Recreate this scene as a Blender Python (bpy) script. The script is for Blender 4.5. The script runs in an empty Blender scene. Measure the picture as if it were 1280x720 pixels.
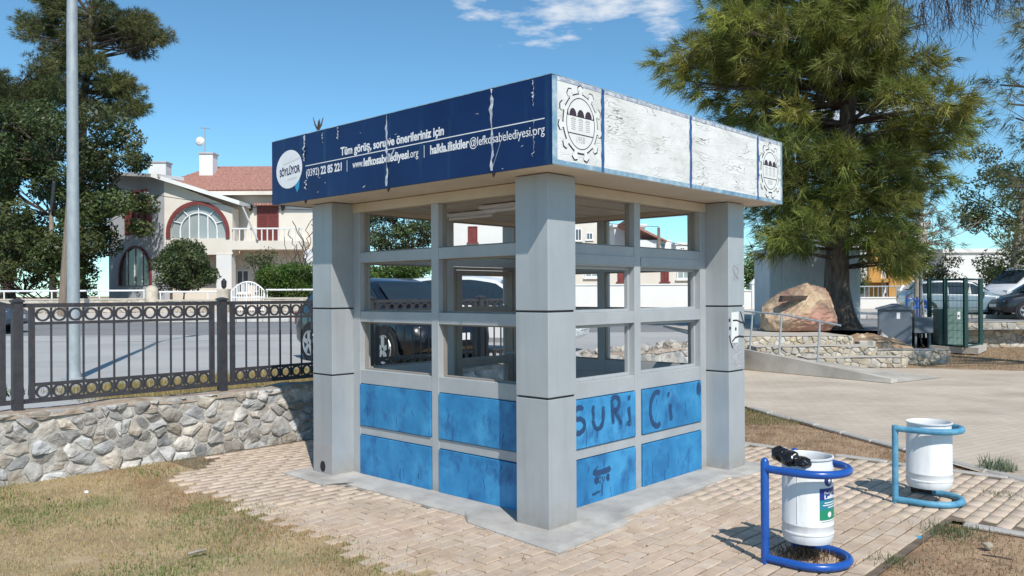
import bpy, bmesh, math, random
import numpy as np
from mathutils import Vector, Matrix, noise as mnoise

random.seed(11); RNG = np.random.default_rng(11)
SC = bpy.context.scene
COL = SC.collection

# ------------------------------------------------------------------ camera
EYE = 1.65; FPX = 1017.86; HORY = 367.576; ROLL = -0.0052
cam_d = bpy.data.cameras.new('camera'); cam = bpy.data.objects.new('camera', cam_d); COL.objects.link(cam)
cam_d.sensor_width = 36.0; cam_d.lens = 36.0 * FPX / 1280.0
cam_d.shift_y = (HORY - 360.0) / 1280.0
cam_d.clip_start = 0.05; cam_d.clip_end = 3000
cam.matrix_world = Matrix.Translation((0, 0, EYE)) @ Matrix.Rotation(math.radians(90), 4, 'X') @ Matrix.Rotation(ROLL, 4, 'Z')
SC.camera = cam

# ------------------------------------------------------------------ sky, sun, exposure
SUN_EL = math.radians(47.0); SUN_AZ = math.radians(163.0)
world = bpy.data.worlds.new('World'); SC.world = world; world.use_nodes = True
wn = world.node_tree.nodes; wl = world.node_tree.links
bg = wn['Background']; bg.inputs[1].default_value = 0.13
sky = wn.new('ShaderNodeTexSky'); sky.sky_type = 'NISHITA'; sky.sun_disc = False
sky.sun_elevation = SUN_EL; sky.sun_rotation = SUN_AZ; sky.altitude = 400; sky.air_density = 0.85; sky.dust_density = 0.15; sky.ozone_density = 2.2
tc = wn.new('ShaderNodeTexCoord')
sep = wn.new('ShaderNodeSeparateXYZ'); wl.new(tc.outputs['Generated'], sep.inputs[0])
def wmath(op, a, b=None, clamp=False):
    n = wn.new('ShaderNodeMath'); n.operation = op; n.use_clamp = clamp
    for i, v in enumerate((a, b)):
        if v is None: continue
        if isinstance(v, (int, float)): n.inputs[i].default_value = v
        else: wl.new(v, n.inputs[i])
    return n.outputs[0]
# clouds on a flat layer: direction divided by height
zc = wmath('MAXIMUM', sep.outputs[2], 0.04)
cx = wmath('DIVIDE', sep.outputs[0], zc); cy = wmath('DIVIDE', sep.outputs[1], zc)
cmb = wn.new('ShaderNodeCombineXYZ'); wl.new(cx, cmb.inputs[0]); wl.new(cy, cmb.inputs[1])
mp = wn.new('ShaderNodeMapping'); wl.new(cmb.outputs[0], mp.inputs[0]); mp.inputs["Location"].default_value = (3.17, 1.05, 0.0); mp.inputs['Scale'].default_value = (0.8, 0.8, 1)
nz = wn.new('ShaderNodeTexNoise'); nz.inputs['Scale'].default_value = 4.2; nz.inputs['Detail'].default_value = 9; nz.inputs['Roughness'].default_value = 0.6
wl.new(mp.outputs[0], nz.inputs['Vector'])
rp = wn.new('ShaderNodeValToRGB'); rp.color_ramp.elements[0].position = 0.50; rp.color_ramp.elements[1].position = 0.66
# a loose bank of cloud over the street ahead, thinning out to the sides
def puff(x, y, rx, ry):
    dx = wmath('MULTIPLY', wmath('SUBTRACT', cx, x), 1 / rx); dy = wmath('MULTIPLY', wmath('SUBTRACT', cy, y), 1 / ry)
    return wmath('SUBTRACT', 1.0, wmath('ADD', wmath('MULTIPLY', dx, dx), wmath('MULTIPLY', dy, dy)))
bank = puff(0.16, 2.80, 0.36, 0.56)
for q in ((0.56, 2.88, 0.16, 0.34), (-0.12, 2.70, 0.16, 0.2), (1.25, 2.3, 0.5, 0.3), (-1.6, 1.5, 0.5, 0.4), (1.85, 4.6, 0.5, 0.8)): bank = wmath('MAXIMUM', bank, puff(*q))
bank = wmath('MAXIMUM', wmath('MULTIPLY', wmath('SUBTRACT', bank, 0.45), 0.24), -0.35)
wl.new(wmath('ADD', nz.outputs[0], bank), rp.inputs[0])
fade = wmath('MULTIPLY', rp.outputs[0], 0.82)
tint = wn.new('ShaderNodeMix'); tint.data_type = 'RGBA'; tint.blend_type = 'MULTIPLY'; tint.inputs[0].default_value = 1.0
wl.new(sky.outputs[0], tint.inputs['A']); tint.inputs['B'].default_value = (0.74, 1.09, 1.12, 1)
mixc = wn.new('ShaderNodeMix'); mixc.data_type = 'RGBA'
wl.new(fade, mixc.inputs['Factor']); wl.new(tint.outputs['Result'], mixc.inputs['A']); mixc.inputs['B'].default_value = (6.0, 6.3, 6.7, 1)
wl.new(mixc.outputs['Result'], bg.inputs[0])
sun_d = bpy.data.lights.new('sun', 'SUN'); sun = bpy.data.objects.new('sun', sun_d); COL.objects.link(sun)
sun_d.energy = 4.3; sun_d.angle = math.radians(0.53); sun_d.color = (1.0, 0.955, 0.88)
sdir = Vector((math.sin(SUN_AZ) * math.cos(SUN_EL), math.cos(SUN_AZ) * math.cos(SUN_EL), math.sin(SUN_EL)))
sun.rotation_euler = sdir.to_track_quat('Z', 'Y').to_euler(); sun.location = (4, -6, 14)
vs = SC.view_settings; vs.view_transform = 'Standard'; vs.look = 'None'; vs.gamma = 1.0; vs.exposure = 0.1
try: vs.use_curve_mapping = False
except Exception: pass

# ------------------------------------------------------------------ pixel helpers (photograph 1280x720)
TH = 0.8223; KX, KY = 0.2489, 5.6049
AX = np.array([-math.sin(TH), math.cos(TH)]); BX = np.array([math.cos(TH), math.sin(TH)]); KO = np.array([KX, KY])
def ray(px, py):
    u, v = px - 640.0, py - 360.0; c, s = math.cos(-ROLL), math.sin(-ROLL)
    u, v = c * u - s * v, s * u + c * v
    return np.array([u / FPX, 1.0, -(v + 360.0 - HORY) / FPX])
def at(px, py, Y): d = ray(px, py); return Vector((d[0] * Y, Y, EYE + d[2] * Y))
def gnd(px, py, z=0.0): d = ray(px, py); t = (z - EYE) / d[2]; return Vector((d[0] * t, t, z))
def k2w(x, y, z=0.0): p = KO + BX * x + AX * y; return Vector((p[0], p[1], z))       # kiosk frame to world
def w2k(x, y): r = np.array([x, y]) - KO; return float(r @ BX), float(r @ AX)

# ------------------------------------------------------------------ materials
MATS = {}
def pm(name, cols, scale=6.0, rough=0.7, bump=0.15, bscale=60.0, metallic=0.0, rnd=0.0, stretch=(1, 1, 1), detail=6.0, pos=None, coord='Object', spec=0.5, second=None, trans=0.0, attr=None, hue=0.0, bdist=0.01, wstain=False):
    m = bpy.data.materials.new(name); m.use_nodes = True; nt = m.node_tree; N = nt.nodes; L = nt.links
    b = N['Principled BSDF']; b.inputs['Roughness'].default_value = rough; b.inputs['Metallic'].default_value = metallic
    b.inputs['Specular IOR Level'].default_value = spec
    t = N.new('ShaderNodeTexCoord'); mp = N.new('ShaderNodeMapping'); mp.inputs['Scale'].default_value = stretch
    L.new(t.outputs[coord], mp.inputs[0])
    oi = N.new('ShaderNodeObjectInfo')
    vec = mp.outputs[0]
    if rnd > 0:
        ad = N.new('ShaderNodeVectorMath'); ad.operation = 'MULTIPLY_ADD'; L.new(oi.outputs['Random'], ad.inputs[0]); ad.inputs[1].default_value = (37, 61, 17); L.new(vec, ad.inputs[2]); vec = ad.outputs[0]
    n1 = N.new('ShaderNodeTexNoise'); n1.inputs['Scale'].default_value = scale; n1.inputs['Detail'].default_value = detail; n1.inputs['Roughness'].default_value = 0.6
    L.new(vec, n1.inputs['Vector'])
    r = N.new('ShaderNodeValToRGB'); el = r.color_ramp.elements
    k = len(cols)
    ps = pos or [0.3 + 0.4 * i / max(1, k - 1) for i in range(k)]
    while len(el) < k: el.new(0.5)
    for i, c in enumerate(cols): el[i].position = ps[i]; el[i].color = (*c, 1)
    L.new(n1.outputs[0], r.inputs[0]); colr = r.outputs[0]
    if second:      # stains: (colour, scale, lo, hi, strength, stretch)
        c2, s2, lo, hi, st, sr = second
        mp2 = N.new('ShaderNodeMapping'); mp2.inputs['Scale'].default_value = sr; L.new((N.new('ShaderNodeNewGeometry').outputs['Position'] if wstain else t.outputs[coord]), mp2.inputs[0])
        v2 = mp2.outputs[0]
        if rnd > 0 and not wstain:
            a2 = N.new('ShaderNodeVectorMath'); a2.operation = 'MULTIPLY_ADD'; L.new(oi.outputs['Random'], a2.inputs[0]); a2.inputs[1].default_value = (23, 41, 59); L.new(v2, a2.inputs[2]); v2 = a2.outputs[0]
        n2 = N.new('ShaderNodeTexNoise'); n2.inputs['Scale'].default_value = s2; n2.inputs['Detail'].default_value = 8; n2.inputs['Roughness'].default_value = 0.65; L.new(v2, n2.inputs['Vector'])
        r2 = N.new('ShaderNodeMapRange'); r2.inputs[1].default_value = lo; r2.inputs[2].default_value = hi; r2.inputs[4].default_value = st; L.new(n2.outputs[0], r2.inputs[0])
        mx = N.new('ShaderNodeMix'); mx.data_type = 'RGBA'; L.new(r2.outputs[0], mx.inputs['Factor']); L.new(colr, mx.inputs['A']); mx.inputs['B'].default_value = (*c2, 1); colr = mx.outputs['Result']
    if attr:
        a = N.new('ShaderNodeAttribute'); a.attribute_name = attr
        mx = N.new('ShaderNodeMix'); mx.data_type = 'RGBA'; mx.blend_type = 'MULTIPLY'; mx.inputs[0].default_value = 1.0; L.new(colr, mx.inputs['A']); L.new(a.outputs['Color'], mx.inputs['B']); colr = mx.outputs['Result']
    if rnd > 0:
        hs = N.new('ShaderNodeHueSaturation'); mr = N.new('ShaderNodeMapRange'); mr.inputs[3].default_value = 1 - rnd; mr.inputs[4].default_value = 1 + rnd
        L.new(oi.outputs['Random'], mr.inputs[0]); L.new(mr.outputs[0], hs.inputs['Value']); L.new(colr, hs.inputs['Color'])
        if hue > 0:
            w = N.new('ShaderNodeMath'); w.operation = 'MULTIPLY'; L.new(oi.outputs['Random'], w.inputs[0]); w.inputs[1].default_value = 7.31
            fr = N.new('ShaderNodeMath'); fr.operation = 'FRACT'; L.new(w.outputs[0], fr.inputs[0])
            sr_ = N.new('ShaderNodeMapRange'); sr_.inputs[3].default_value = 1 - hue; sr_.inputs[4].default_value = 1 + hue; L.new(fr.outputs[0], sr_.inputs[0]); L.new(sr_.outputs[0], hs.inputs['Saturation'])
        colr = hs.outputs[0]
    L.new(colr, b.inputs['Base Color'])
    if bump > 0:
        nb = N.new('ShaderNodeTexNoise'); nb.inputs['Scale'].default_value = bscale; nb.inputs['Detail'].default_value = 5; L.new(vec, nb.inputs['Vector'])
        bp = N.new('ShaderNodeBump'); bp.inputs['Strength'].default_value = bump; bp.inputs['Distance'].default_value = bdist; L.new(nb.outputs[0], bp.inputs['Height']); L.new(bp.outputs[0], b.inputs['Normal'])
    if trans > 0:
        tl = N.new('ShaderNodeBsdfTranslucent'); L.new(colr, tl.inputs[0]); ms = N.new('ShaderNodeMixShader'); ms.inputs[0].default_value = trans
        L.new(b.outputs[0], ms.inputs[1]); L.new(tl.outputs[0], ms.inputs[2]); L.new(ms.outputs[0], N['Material Output'].inputs[0])
    MATS[name] = m; m['bsdf'] = 1
    return m
def plain(name, c, rough=0.5, metallic=0.0, spec=0.5):
    return pm(name, [tuple(x * 0.93 for x in c), tuple(min(1, x * 1.05) for x in c)], scale=9, rough=rough, metallic=metallic, bump=0.03, bscale=80, spec=spec)

GREY = pm('grey_cladding', [(0.36, 0.385, 0.405), (0.43, 0.455, 0.473)], scale=2.2, rough=0.42, bump=0.05, bscale=5, metallic=0.15, bdist=0.02, rnd=0.03, second=((0.29, 0.285, 0.27), 3.6, 0.50, 0.78, 0.42, (3.2, 3.2, 0.22)))
FRAME = pm('grey_frame', [(0.37, 0.39, 0.405), (0.45, 0.468, 0.48)], scale=3, rough=0.45, bump=0.03, bscale=18, metallic=0.1, second=((0.36, 0.34, 0.30), 5.0, 0.56, 0.8, 0.5, (3, 3, 0.6)))
def splash(m, top=.22):
    nt = m.node_tree; N = nt.nodes; L = nt.links; b = N['Principled BSDF']; src = b.inputs['Base Color'].links[0].from_socket
    t = N.new('ShaderNodeTexCoord'); sp = N.new('ShaderNodeSeparateXYZ'); L.new(t.outputs['Object'], sp.inputs[0])
    mr = N.new('ShaderNodeMapRange'); mr.inputs[1].default_value = 0; mr.inputs[2].default_value = top; mr.inputs[3].default_value = 1; mr.inputs[4].default_value = 0; L.new(sp.outputs[2], mr.inputs[0])
    nz_ = N.new('ShaderNodeTexNoise'); nz_.inputs['Scale'].default_value = 16; nz_.inputs['Detail'].default_value = 7; L.new(t.outputs['Object'], nz_.inputs['Vector'])
    mu = N.new('ShaderNodeMath'); mu.operation = 'MULTIPLY'; L.new(mr.outputs[0], mu.inputs[0]); L.new(nz_.outputs[0], mu.inputs[1]); m2 = N.new('ShaderNodeMath'); m2.operation = 'MULTIPLY'; m2.use_clamp = True; L.new(mu.outputs[0], m2.inputs[0]); m2.inputs[1].default_value = 1.15
    mx = N.new('ShaderNodeMix'); mx.data_type = 'RGBA'; L.new(m2.outputs[0], mx.inputs['Factor']); L.new(src, mx.inputs['A']); mx.inputs['B'].default_value = (.30, .255, .20, 1); L.new(mx.outputs['Result'], b.inputs['Base Color'])
splash(GREY); splash(FRAME, .12)
GAP = plain('joint_dark', (0.06, 0.06, 0.062), 0.9)
BLUEP = pm('blue_panel', [(0.016, 0.155, 0.36), (0.028, 0.23, 0.48), (0.06, 0.32, 0.59)], scale=3.2, rough=0.5, bump=0.08, bscale=18, rnd=0.05, second=((0.010, 0.085, 0.25), 6.5, 0.50, 0.70, 0.85, (1.0, 1.0, 0.75)))
TAN = pm('soffit_paint', [(0.56, 0.48, 0.37), (0.64, 0.56, 0.45)], scale=2.5, rough=0.7, bump=0.04, bscale=12, second=((0.40, 0.32, 0.22), 2.0, 0.55, 0.8, 0.5, (1, 1, 1)))
NAVY = pm('navy_board', [(0.0035, 0.018, 0.080), (0.006, 0.028, 0.115)], scale=2.0, rough=0.38, spec=0.28, bump=0.02, bscale=10, second=((0.030, 0.10, 0.17), 2.3, 0.56, 0.80, 0.75, (3.2, 3.2, 0.28)))
FADED = pm('faded_blue_trim', [(0.10, 0.22, 0.34), (0.24, 0.38, 0.48), (0.5, 0.58, 0.62)], scale=9, rough=0.6, bump=0.1)
STRIP = pm('blue_strip', [(0.02, 0.07, 0.22), (0.06, 0.14, 0.33)], scale=12, rough=0.5, bump=0.1)
INK = plain('black_ink', (0.018, 0.016, 0.02), 0.6)
PLUM = plain('plum_ink', (0.045, 0.025, 0.04), 0.6)
PALEINK = plain('pale_ink', (0.42, 0.42, 0.42), 0.7)
LETTER = plain('white_lettering', (0.80, 0.81, 0.82), 0.5)
VINYL = pm('white_vinyl', [(0.70, 0.70, 0.67), (0.80, 0.80, 0.78)], scale=5, rough=0.55, bump=0.05)
PEEL = pm('peeled_vinyl', [(0.20, 0.24, 0.34), (0.42, 0.45, 0.52), (0.70, 0.71, 0.73)], scale=22, rough=0.6, bump=0.2)
CYAN = plain('cyan_tail', (0.03, 0.28, 0.50), 0.5)
GRAF = plain('graffiti_ink', (0.020, 0.075, 0.20), 0.65)
CONC = pm('concrete', [(0.30, 0.285, 0.265), (0.41, 0.39, 0.36), (0.50, 0.475, 0.44)], scale=3.2, rough=0.85, bump=0.25, bscale=45, second=((0.26, 0.25, 0.235), 2.1, 0.52, 0.72, 0.7, (1, 1, 1)))
OLDCONC = pm('old_concrete', [(0.34, 0.31, 0.27), (0.48, 0.44, 0.38), (0.56, 0.52, 0.46)], scale=1.4, rough=0.9, bump=0.3, bscale=25, second=((0.25, 0.22, 0.18), 0.8, 0.5, 0.75, 0.6, (1, 1, 1)))
PAVER = pm('paver_concrete', [(0.44, 0.33, 0.245), (0.53, 0.415, 0.315), (0.595, 0.485, 0.38)], scale=7, rough=0.85, bump=0.35, bscale=120, rnd=0.055, hue=0.10, attr='tone', wstain=True, second=((0.34, 0.26, 0.19), 1.3, 0.46, 0.74, 0.6, (1, 1, 1)))
SOIL = pm('bedding_soil', [(0.085, 0.062, 0.044), (0.15, 0.115, 0.08), (0.22, 0.175, 0.125)], scale=8, rough=0.95, bump=0.5, bscale=60)
IRON = pm('fence_iron', [(0.030, 0.030, 0.036), (0.058, 0.055, 0.062)], scale=14, rough=0.5, bump=0.15, bscale=60, second=((0.10, 0.06, 0.045), 6, 0.55, 0.72, 0.55, (1, 1, 1)))
STONE = pm('rubble_stone', [(0.22, 0.205, 0.19), (0.38, 0.355, 0.325), (0.58, 0.55, 0.51)], scale=6, rough=0.95, bump=1.0, bscale=16, rnd=0.34, hue=1.0, second=((0.44, 0.33, 0.24), 4, 0.56, 0.75, 0.5, (1, 1, 1)), bdist=0.02)
MORTAR = pm('rubble_mortar', [(0.33, 0.305, 0.27), (0.44, 0.415, 0.375), (0.53, 0.50, 0.46)], scale=7, rough=0.95, bump=0.8, bscale=26, bdist=0.03)
GALV = pm('galvanised', [(0.30, 0.34, 0.36), (0.42, 0.46, 0.48)], scale=14, rough=0.55, bump=0.05, metallic=0.2, stretch=(1, 1, 0.4))
BLUEPIPE = pm('blue_pipe', [(0.010, 0.07, 0.32), (0.016, 0.095, 0.38)], scale=9, rough=0.28, bump=0.04, bscale=30)
OLDPIPE = pm('weathered_blue_pipe', [(0.05, 0.21, 0.36), (0.09, 0.29, 0.44), (0.17, 0.38, 0.50)], scale=9, rough=0.6, bump=0.2, bscale=50, second=((0.07, 0.04, 0.03), 7, 0.60, 0.72, 0.85, (1, 1, 1)))
RUST = pm('rusted_steel', [(0.025, 0.018, 0.015), (0.08, 0.05, 0.04)], scale=20, rough=0.9, bump=0.3)
BINW = pm('bin_white', [(0.70, 0.71, 0.72), (0.78, 0.79, 0.80)], scale=4, rough=0.4, bump=0.03, bscale=20, second=((0.46, 0.43, 0.37), 5, 0.52, 0.78, 0.5, (2.5, 2.5, 0.45)))
BAG = pm('black_plastic', [(0.006, 0.006, 0.008), (0.012, 0.012, 0.014)], scale=10, rough=0.22, bump=0.5, bscale=30)
DARKGAP = plain('dark_interior', (0.02, 0.02, 0.02), 0.8)
# white crackled sheet: thin wandering dark splits in the vinyl
def crackle():
    m = pm('crackled_vinyl', [(0.66, 0.655, 0.62), (0.76, 0.755, 0.73), (0.80, 0.80, 0.78)], scale=3, rough=0.6, bump=0, second=((0.50, 0.485, 0.45), 3.5, 0.48, 0.78, 0.6, (1, 1, 1.6)))
    nt = m.node_tree; N = nt.nodes; L = nt.links; b = N['Principled BSDF']
    src = b.inputs['Base Color'].links[0].from_socket
    t = N.new('ShaderNodeTexCoord'); nz = N.new('ShaderNodeTexNoise'); nz.inputs['Scale'].default_value = 3.2; nz.inputs['Detail'].default_value = 5; L.new(t.outputs['Object'], nz.inputs['Vector'])
    sc = N.new('ShaderNodeVectorMath'); sc.operation = 'SCALE'; sc.inputs['Scale'].default_value = 0.22; L.new(nz.outputs['Color'], sc.inputs[0])
    ad = N.new('ShaderNodeVectorMath'); L.new(t.outputs['Object'], ad.inputs[0]); L.new(sc.outputs[0], ad.inputs[1])
    mp = N.new('ShaderNodeMapping'); mp.inputs['Scale'].default_value = (1.5, 1.5, 7.5); L.new(t.outputs['Object'], mp.inputs[0])
    v = N.new('ShaderNodeTexNoise'); v.inputs['Scale'].default_value = 1.5; v.inputs['Detail'].default_value = 3; v.inputs['Roughness'].default_value = .45; L.new(mp.outputs[0], v.inputs['Vector'])
    lines = []
    for lev in (.44, .50, .56):
        d_ = N.new('ShaderNodeMath'); d_.operation = 'SUBTRACT'; L.new(v.outputs[0], d_.inputs[0]); d_.inputs[1].default_value = lev
        e_ = N.new('ShaderNodeMath'); e_.operation = 'ABSOLUTE'; L.new(d_.outputs[0], e_.inputs[0]); lines.append(e_.outputs[0])
    q1 = N.new('ShaderNodeMath'); q1.operation = 'MINIMUM'; L.new(lines[0], q1.inputs[0]); L.new(lines[1], q1.inputs[1])
    q2 = N.new('ShaderNodeMath'); q2.operation = 'MINIMUM'; L.new(q1.outputs[0], q2.inputs[0]); L.new(lines[2], q2.inputs[1])
    lt = N.new('ShaderNodeMapRange'); lt.inputs[1].default_value = 0.001; lt.inputs[2].default_value = 0.0085; lt.inputs[3].default_value = 1; lt.inputs[4].default_value = 0; L.new(q2.outputs[0], lt.inputs[0])
    n2 = N.new('ShaderNodeTexNoise'); n2.inputs['Scale'].default_value = 3.4; n2.inputs['Detail'].default_value = 3; L.new(t.outputs['Object'], n2.inputs['Vector'])
    l2 = N.new('ShaderNodeMapRange'); l2.inputs[1].default_value = 0.48; l2.inputs[2].default_value = 0.62; L.new(n2.outputs[0], l2.inputs[0])
    mu = N.new('ShaderNodeMath'); mu.operation = 'MULTIPLY'; L.new(lt.outputs[0], mu.inputs[0]); L.new(l2.outputs[0], mu.inputs[1])
    mx = N.new('ShaderNodeMix'); mx.data_type = 'RGBA'; L.new(mu.outputs[0], mx.inputs['Factor']); L.new(src, mx.inputs['A']); mx.inputs['B'].default_value = (0.17, 0.15, 0.125, 1)
    L.new(mx.outputs['Result'], b.inputs['Base Color'])
    bp = N.new('ShaderNodeBump'); bp.inputs['Strength'].default_value = 0.35; bp.inputs['Distance'].default_value = 0.01; iv = N.new('ShaderNodeMath'); iv.operation = 'SUBTRACT'; iv.inputs[0].default_value = 1; L.new(lt.outputs[0], iv.inputs[1]); L.new(iv.outputs[0], bp.inputs['Height']); L.new(bp.outputs[0], b.inputs['Normal'])
    return m
CRACK = crackle()

# ------------------------------------------------------------------ mesh helpers
class MB:
    def __init__(s): s.v = []; s.f = []
    def box(s, a, b):
        x0, x1 = sorted((a[0], b[0])); y0, y1 = sorted((a[1], b[1])); z0, z1 = sorted((a[2], b[2])); n = len(s.v)
        s.v += [(x0, y0, z0), (x1, y0, z0), (x1, y1, z0), (x0, y1, z0), (x0, y0, z1), (x1, y0, z1), (x1, y1, z1), (x0, y1, z1)]
        s.f += [tuple(n + i for i in q) for q in ((0, 3, 2, 1), (4, 5, 6, 7), (0, 1, 5, 4), (1, 2, 6, 5), (2, 3, 7, 6), (3, 0, 4, 7))]; return s
    def poly(s, pts, ext):       # planar outline swept by a vector
        n = len(s.v); k = len(pts); e = Vector(ext); p = [Vector(q) for q in pts]
        s.v += [tuple(q) for q in p] + [tuple(q + e) for q in p]
        s.f += [tuple(n + i for i in range(k))[::-1], tuple(n + k + i for i in range(k))]
        s.f += [(n + i, n + (i + 1) % k, n + k + (i + 1) % k, n + k + i) for i in range(k)]; return s
    def rings(s, R, cap0=True, cap1=True, closed=True):
        n = len(s.v); k = len(R[0])
        for r in R: s.v += [tuple(q) for q in r]
        for j in range(len(R) - 1):
            for i in range(k if closed else k - 1):
                a = n + j * k + i; b = n + j * k + (i + 1) % k
                s.f.append((a, b, b + k, a + k))
        if cap0: s.f.append(tuple(n + i for i in range(k))[::-1])
        if cap1: s.f.append(tuple(n + (len(R) - 1) * k + i for i in range(k)))
        return s
    def tube(s, path, r, n=8, caps=True):
        P = [Vector(p) for p in path]; rs = r if isinstance(r, (list, tuple)) else [r] * len(P)
        R = []; up = None
        for i, p in enumerate(P):
            t = (P[min(i + 1, len(P) - 1)] - P[max(i - 1, 0)])
            t = t.normalized() if t.length > 1e-9 else Vector((0, 0, 1))
            if up is None: up = Vector((0, 0, 1)) if abs(t.z) < 0.9 else Vector((1, 0, 0))
            u = t.cross(up); u = u.normalized() if u.length > 1e-6 else t.orthogonal().normalized()
            w = u.cross(t); up = w
            R.append([p + (u * math.cos(2 * math.pi * j / n) + w * math.sin(2 * math.pi * j / n)) * rs[i] for j in range(n)])
        return s.rings(R, caps, caps)
    def lathe(s, prof, n=24, c=(0, 0, 0), axis='Z', cap0=True, cap1=True):
        R = []
        for (r, h) in prof:
            ring = []
            for j in range(n):
                a = 2 * math.pi * j / n
                q = (r * math.cos(a), r * math.sin(a), h) if axis == 'Z' else ((r * math.cos(a), h, r * math.sin(a)) if axis == 'Y' else (h, r * math.cos(a), r * math.sin(a)))
                ring.append((q[0] + c[0], q[1] + c[1], q[2] + c[2]))
            R.append(ring)
        return s.rings(R, cap0, cap1)
    def mesh(s, name, bevel=0.0, seg=1):
        me = bpy.data.meshes.new(name); bm = bmesh.new()
        vs_ = [bm.verts.new(v) for v in s.v]
        for f in s.f:
            try: bm.faces.new([vs_[i] for i in f])
            except ValueError: pass
        bmesh.ops.recalc_face_normals(bm, faces=bm.faces)
        if bevel > 0: bmesh.ops.bevel(bm, geom=[e for e in bm.edges if e.is_manifold and e.calc_face_angle(0) > 0.5], offset=bevel, segments=seg, affect='EDGES', clamp_overlap=True)
        bm.to_mesh(me); bm.free(); return me
    def build(s, name, mat, parent=None, bevel=0.0, smooth=False, seg=1):
        return mobj(name, s.mesh(name, bevel, seg), mat, parent, smooth)
def mobj(name, me, mat, parent=None, smooth=False):
    if mat is not None and len(me.materials) == 0: me.materials.append(mat)
    o = bpy.data.objects.new(name, me); COL.objects.link(o)
    if parent is not None: o.parent = parent
    if smooth:
        me.polygons.foreach_set('use_smooth', [True] * len(me.polygons))
        if smooth == 'auto':
            try: me.set_sharp_from_angle(angle=math.radians(38))
            except Exception: pass
    return o
def tag(o, label, cat=None, group=None, kind=None):
    o['label'] = label
    if cat: o['category'] = cat
    if group: o['group'] = group
    if kind: o['kind'] = kind
    return o
def thing(name, label, cat, loc=(0, 0, 0), rz=0.0, group=None):
    o = bpy.data.objects.new(name, None); COL.objects.link(o); o.empty_display_size = 0.2
    o.location = loc; o.rotation_euler = (0, 0, rz); return tag(o, label, cat, group)
def struct(o): o['kind'] = 'structure'; return o
def stuff(o): o['kind'] = 'stuff'; return o
def rawmesh(name, V, F, mat, parent=None, cols=None, smooth=False):
    """numpy verts (n,3) and faces (m,k), fast"""
    me = bpy.data.meshes.new(name); V = np.asarray(V, np.float32); F = np.asarray(F, np.int32); k = F.shape[1]
    me.vertices.add(len(V)); me.vertices.foreach_set('co', V.ravel())
    me.loops.add(F.size); me.loops.foreach_set('vertex_index', F.ravel())
    me.polygons.add(len(F)); me.polygons.foreach_set('loop_start', np.arange(0, F.size, k, dtype=np.int32)); me.polygons.foreach_set('loop_total', np.full(len(F), k, np.int32))
    me.update(calc_edges=True)
    if cols is not None:      # colour for each face
        at_ = me.attributes.new('tone', 'FLOAT_COLOR', 'FACE'); c = np.ones((len(F), 4), np.float32); c[:, :3] = cols; at_.data.foreach_set('color', c.ravel())
    return mobj(name, me, mat, parent, smooth)
def white_tone(me):
    a = me.attributes.new('tone', 'FLOAT_COLOR', 'FACE'); a.data.foreach_set('color', [1.0] * (4 * len(me.polygons)))
def text_mesh(s, size, bold=0.0, align='LEFT', shear=0.0, width=None):
    c = bpy.data.curves.new('txt', 'FONT'); c.body = s; c.size = size; c.offset = bold; c.align_x = align; c.shear = shear; c.resolution_u = 3; c.extrude = 0.0006
    o = bpy.data.objects.new('txt', c); COL.objects.link(o); bpy.context.view_layer.update()
    me = bpy.data.meshes.new_from_object(o); bpy.data.objects.remove(o); bpy.data.curves.remove(c)
    xs = [v.co.x for v in me.vertices]
    if width and xs:
        x0, x1 = min(xs), max(xs); k = width / (x1 - x0)
        for v in me.vertices: v.co.x = (v.co.x - (x0 if align == 'LEFT' else 0)) * k
    return me
def rot_place(me, origin, ex, ez, ey=None):
    """text mesh x->ex, y->ez, z->outward"""
    ex = Vector(ex); ez = Vector(ez); n = ex.cross(ez)
    for v in me.vertices: c = v.co.copy(); v.co = Vector(origin) + ex * c.x + ez * c.y + n * c.z
    return me
def ribbon(mb, pts, w, n, org, ex, ez, th=0.001):
    """flat brush stroke along 2-D points on a plane"""
    out = Vector(n); P = [Vector((p[0], p[1])) for p in pts]; Lft = []; Rgt = []
    for i, p in enumerate(P):
        t = (P[min(i + 1, len(P) - 1)] - P[max(i - 1, 0)]); t = t.normalized() if t.length > 0 else Vector((1, 0)); q = Vector((-t.y, t.x)); ww = (w[i] if isinstance(w, (list, tuple)) else w) * 0.5
        Lft.append(p + q * ww); Rgt.append(p - q * ww)
    poly = Lft + Rgt[::-1]
    def W(p): return Vector(org) + Vector(ex) * p.x + Vector(ez) * p.y
    k0 = len(mb.v)
    for a, b in zip(Lft, Rgt): mb.v += [tuple(W(a) + out * th), tuple(W(b) + out * th)]
    for i in range(len(Lft) - 1): mb.f.append((k0 + 2 * i, k0 + 2 * i + 1, k0 + 2 * i + 3, k0 + 2 * i + 2))
def arc(cx, cy, rx, ry, a0, a1, n=14): return [(cx + rx * math.cos(math.radians(a0 + (a1 - a0) * i / n)), cy + ry * math.sin(math.radians(a0 + (a1 - a0) * i / n))) for i in range(n + 1)]

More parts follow.
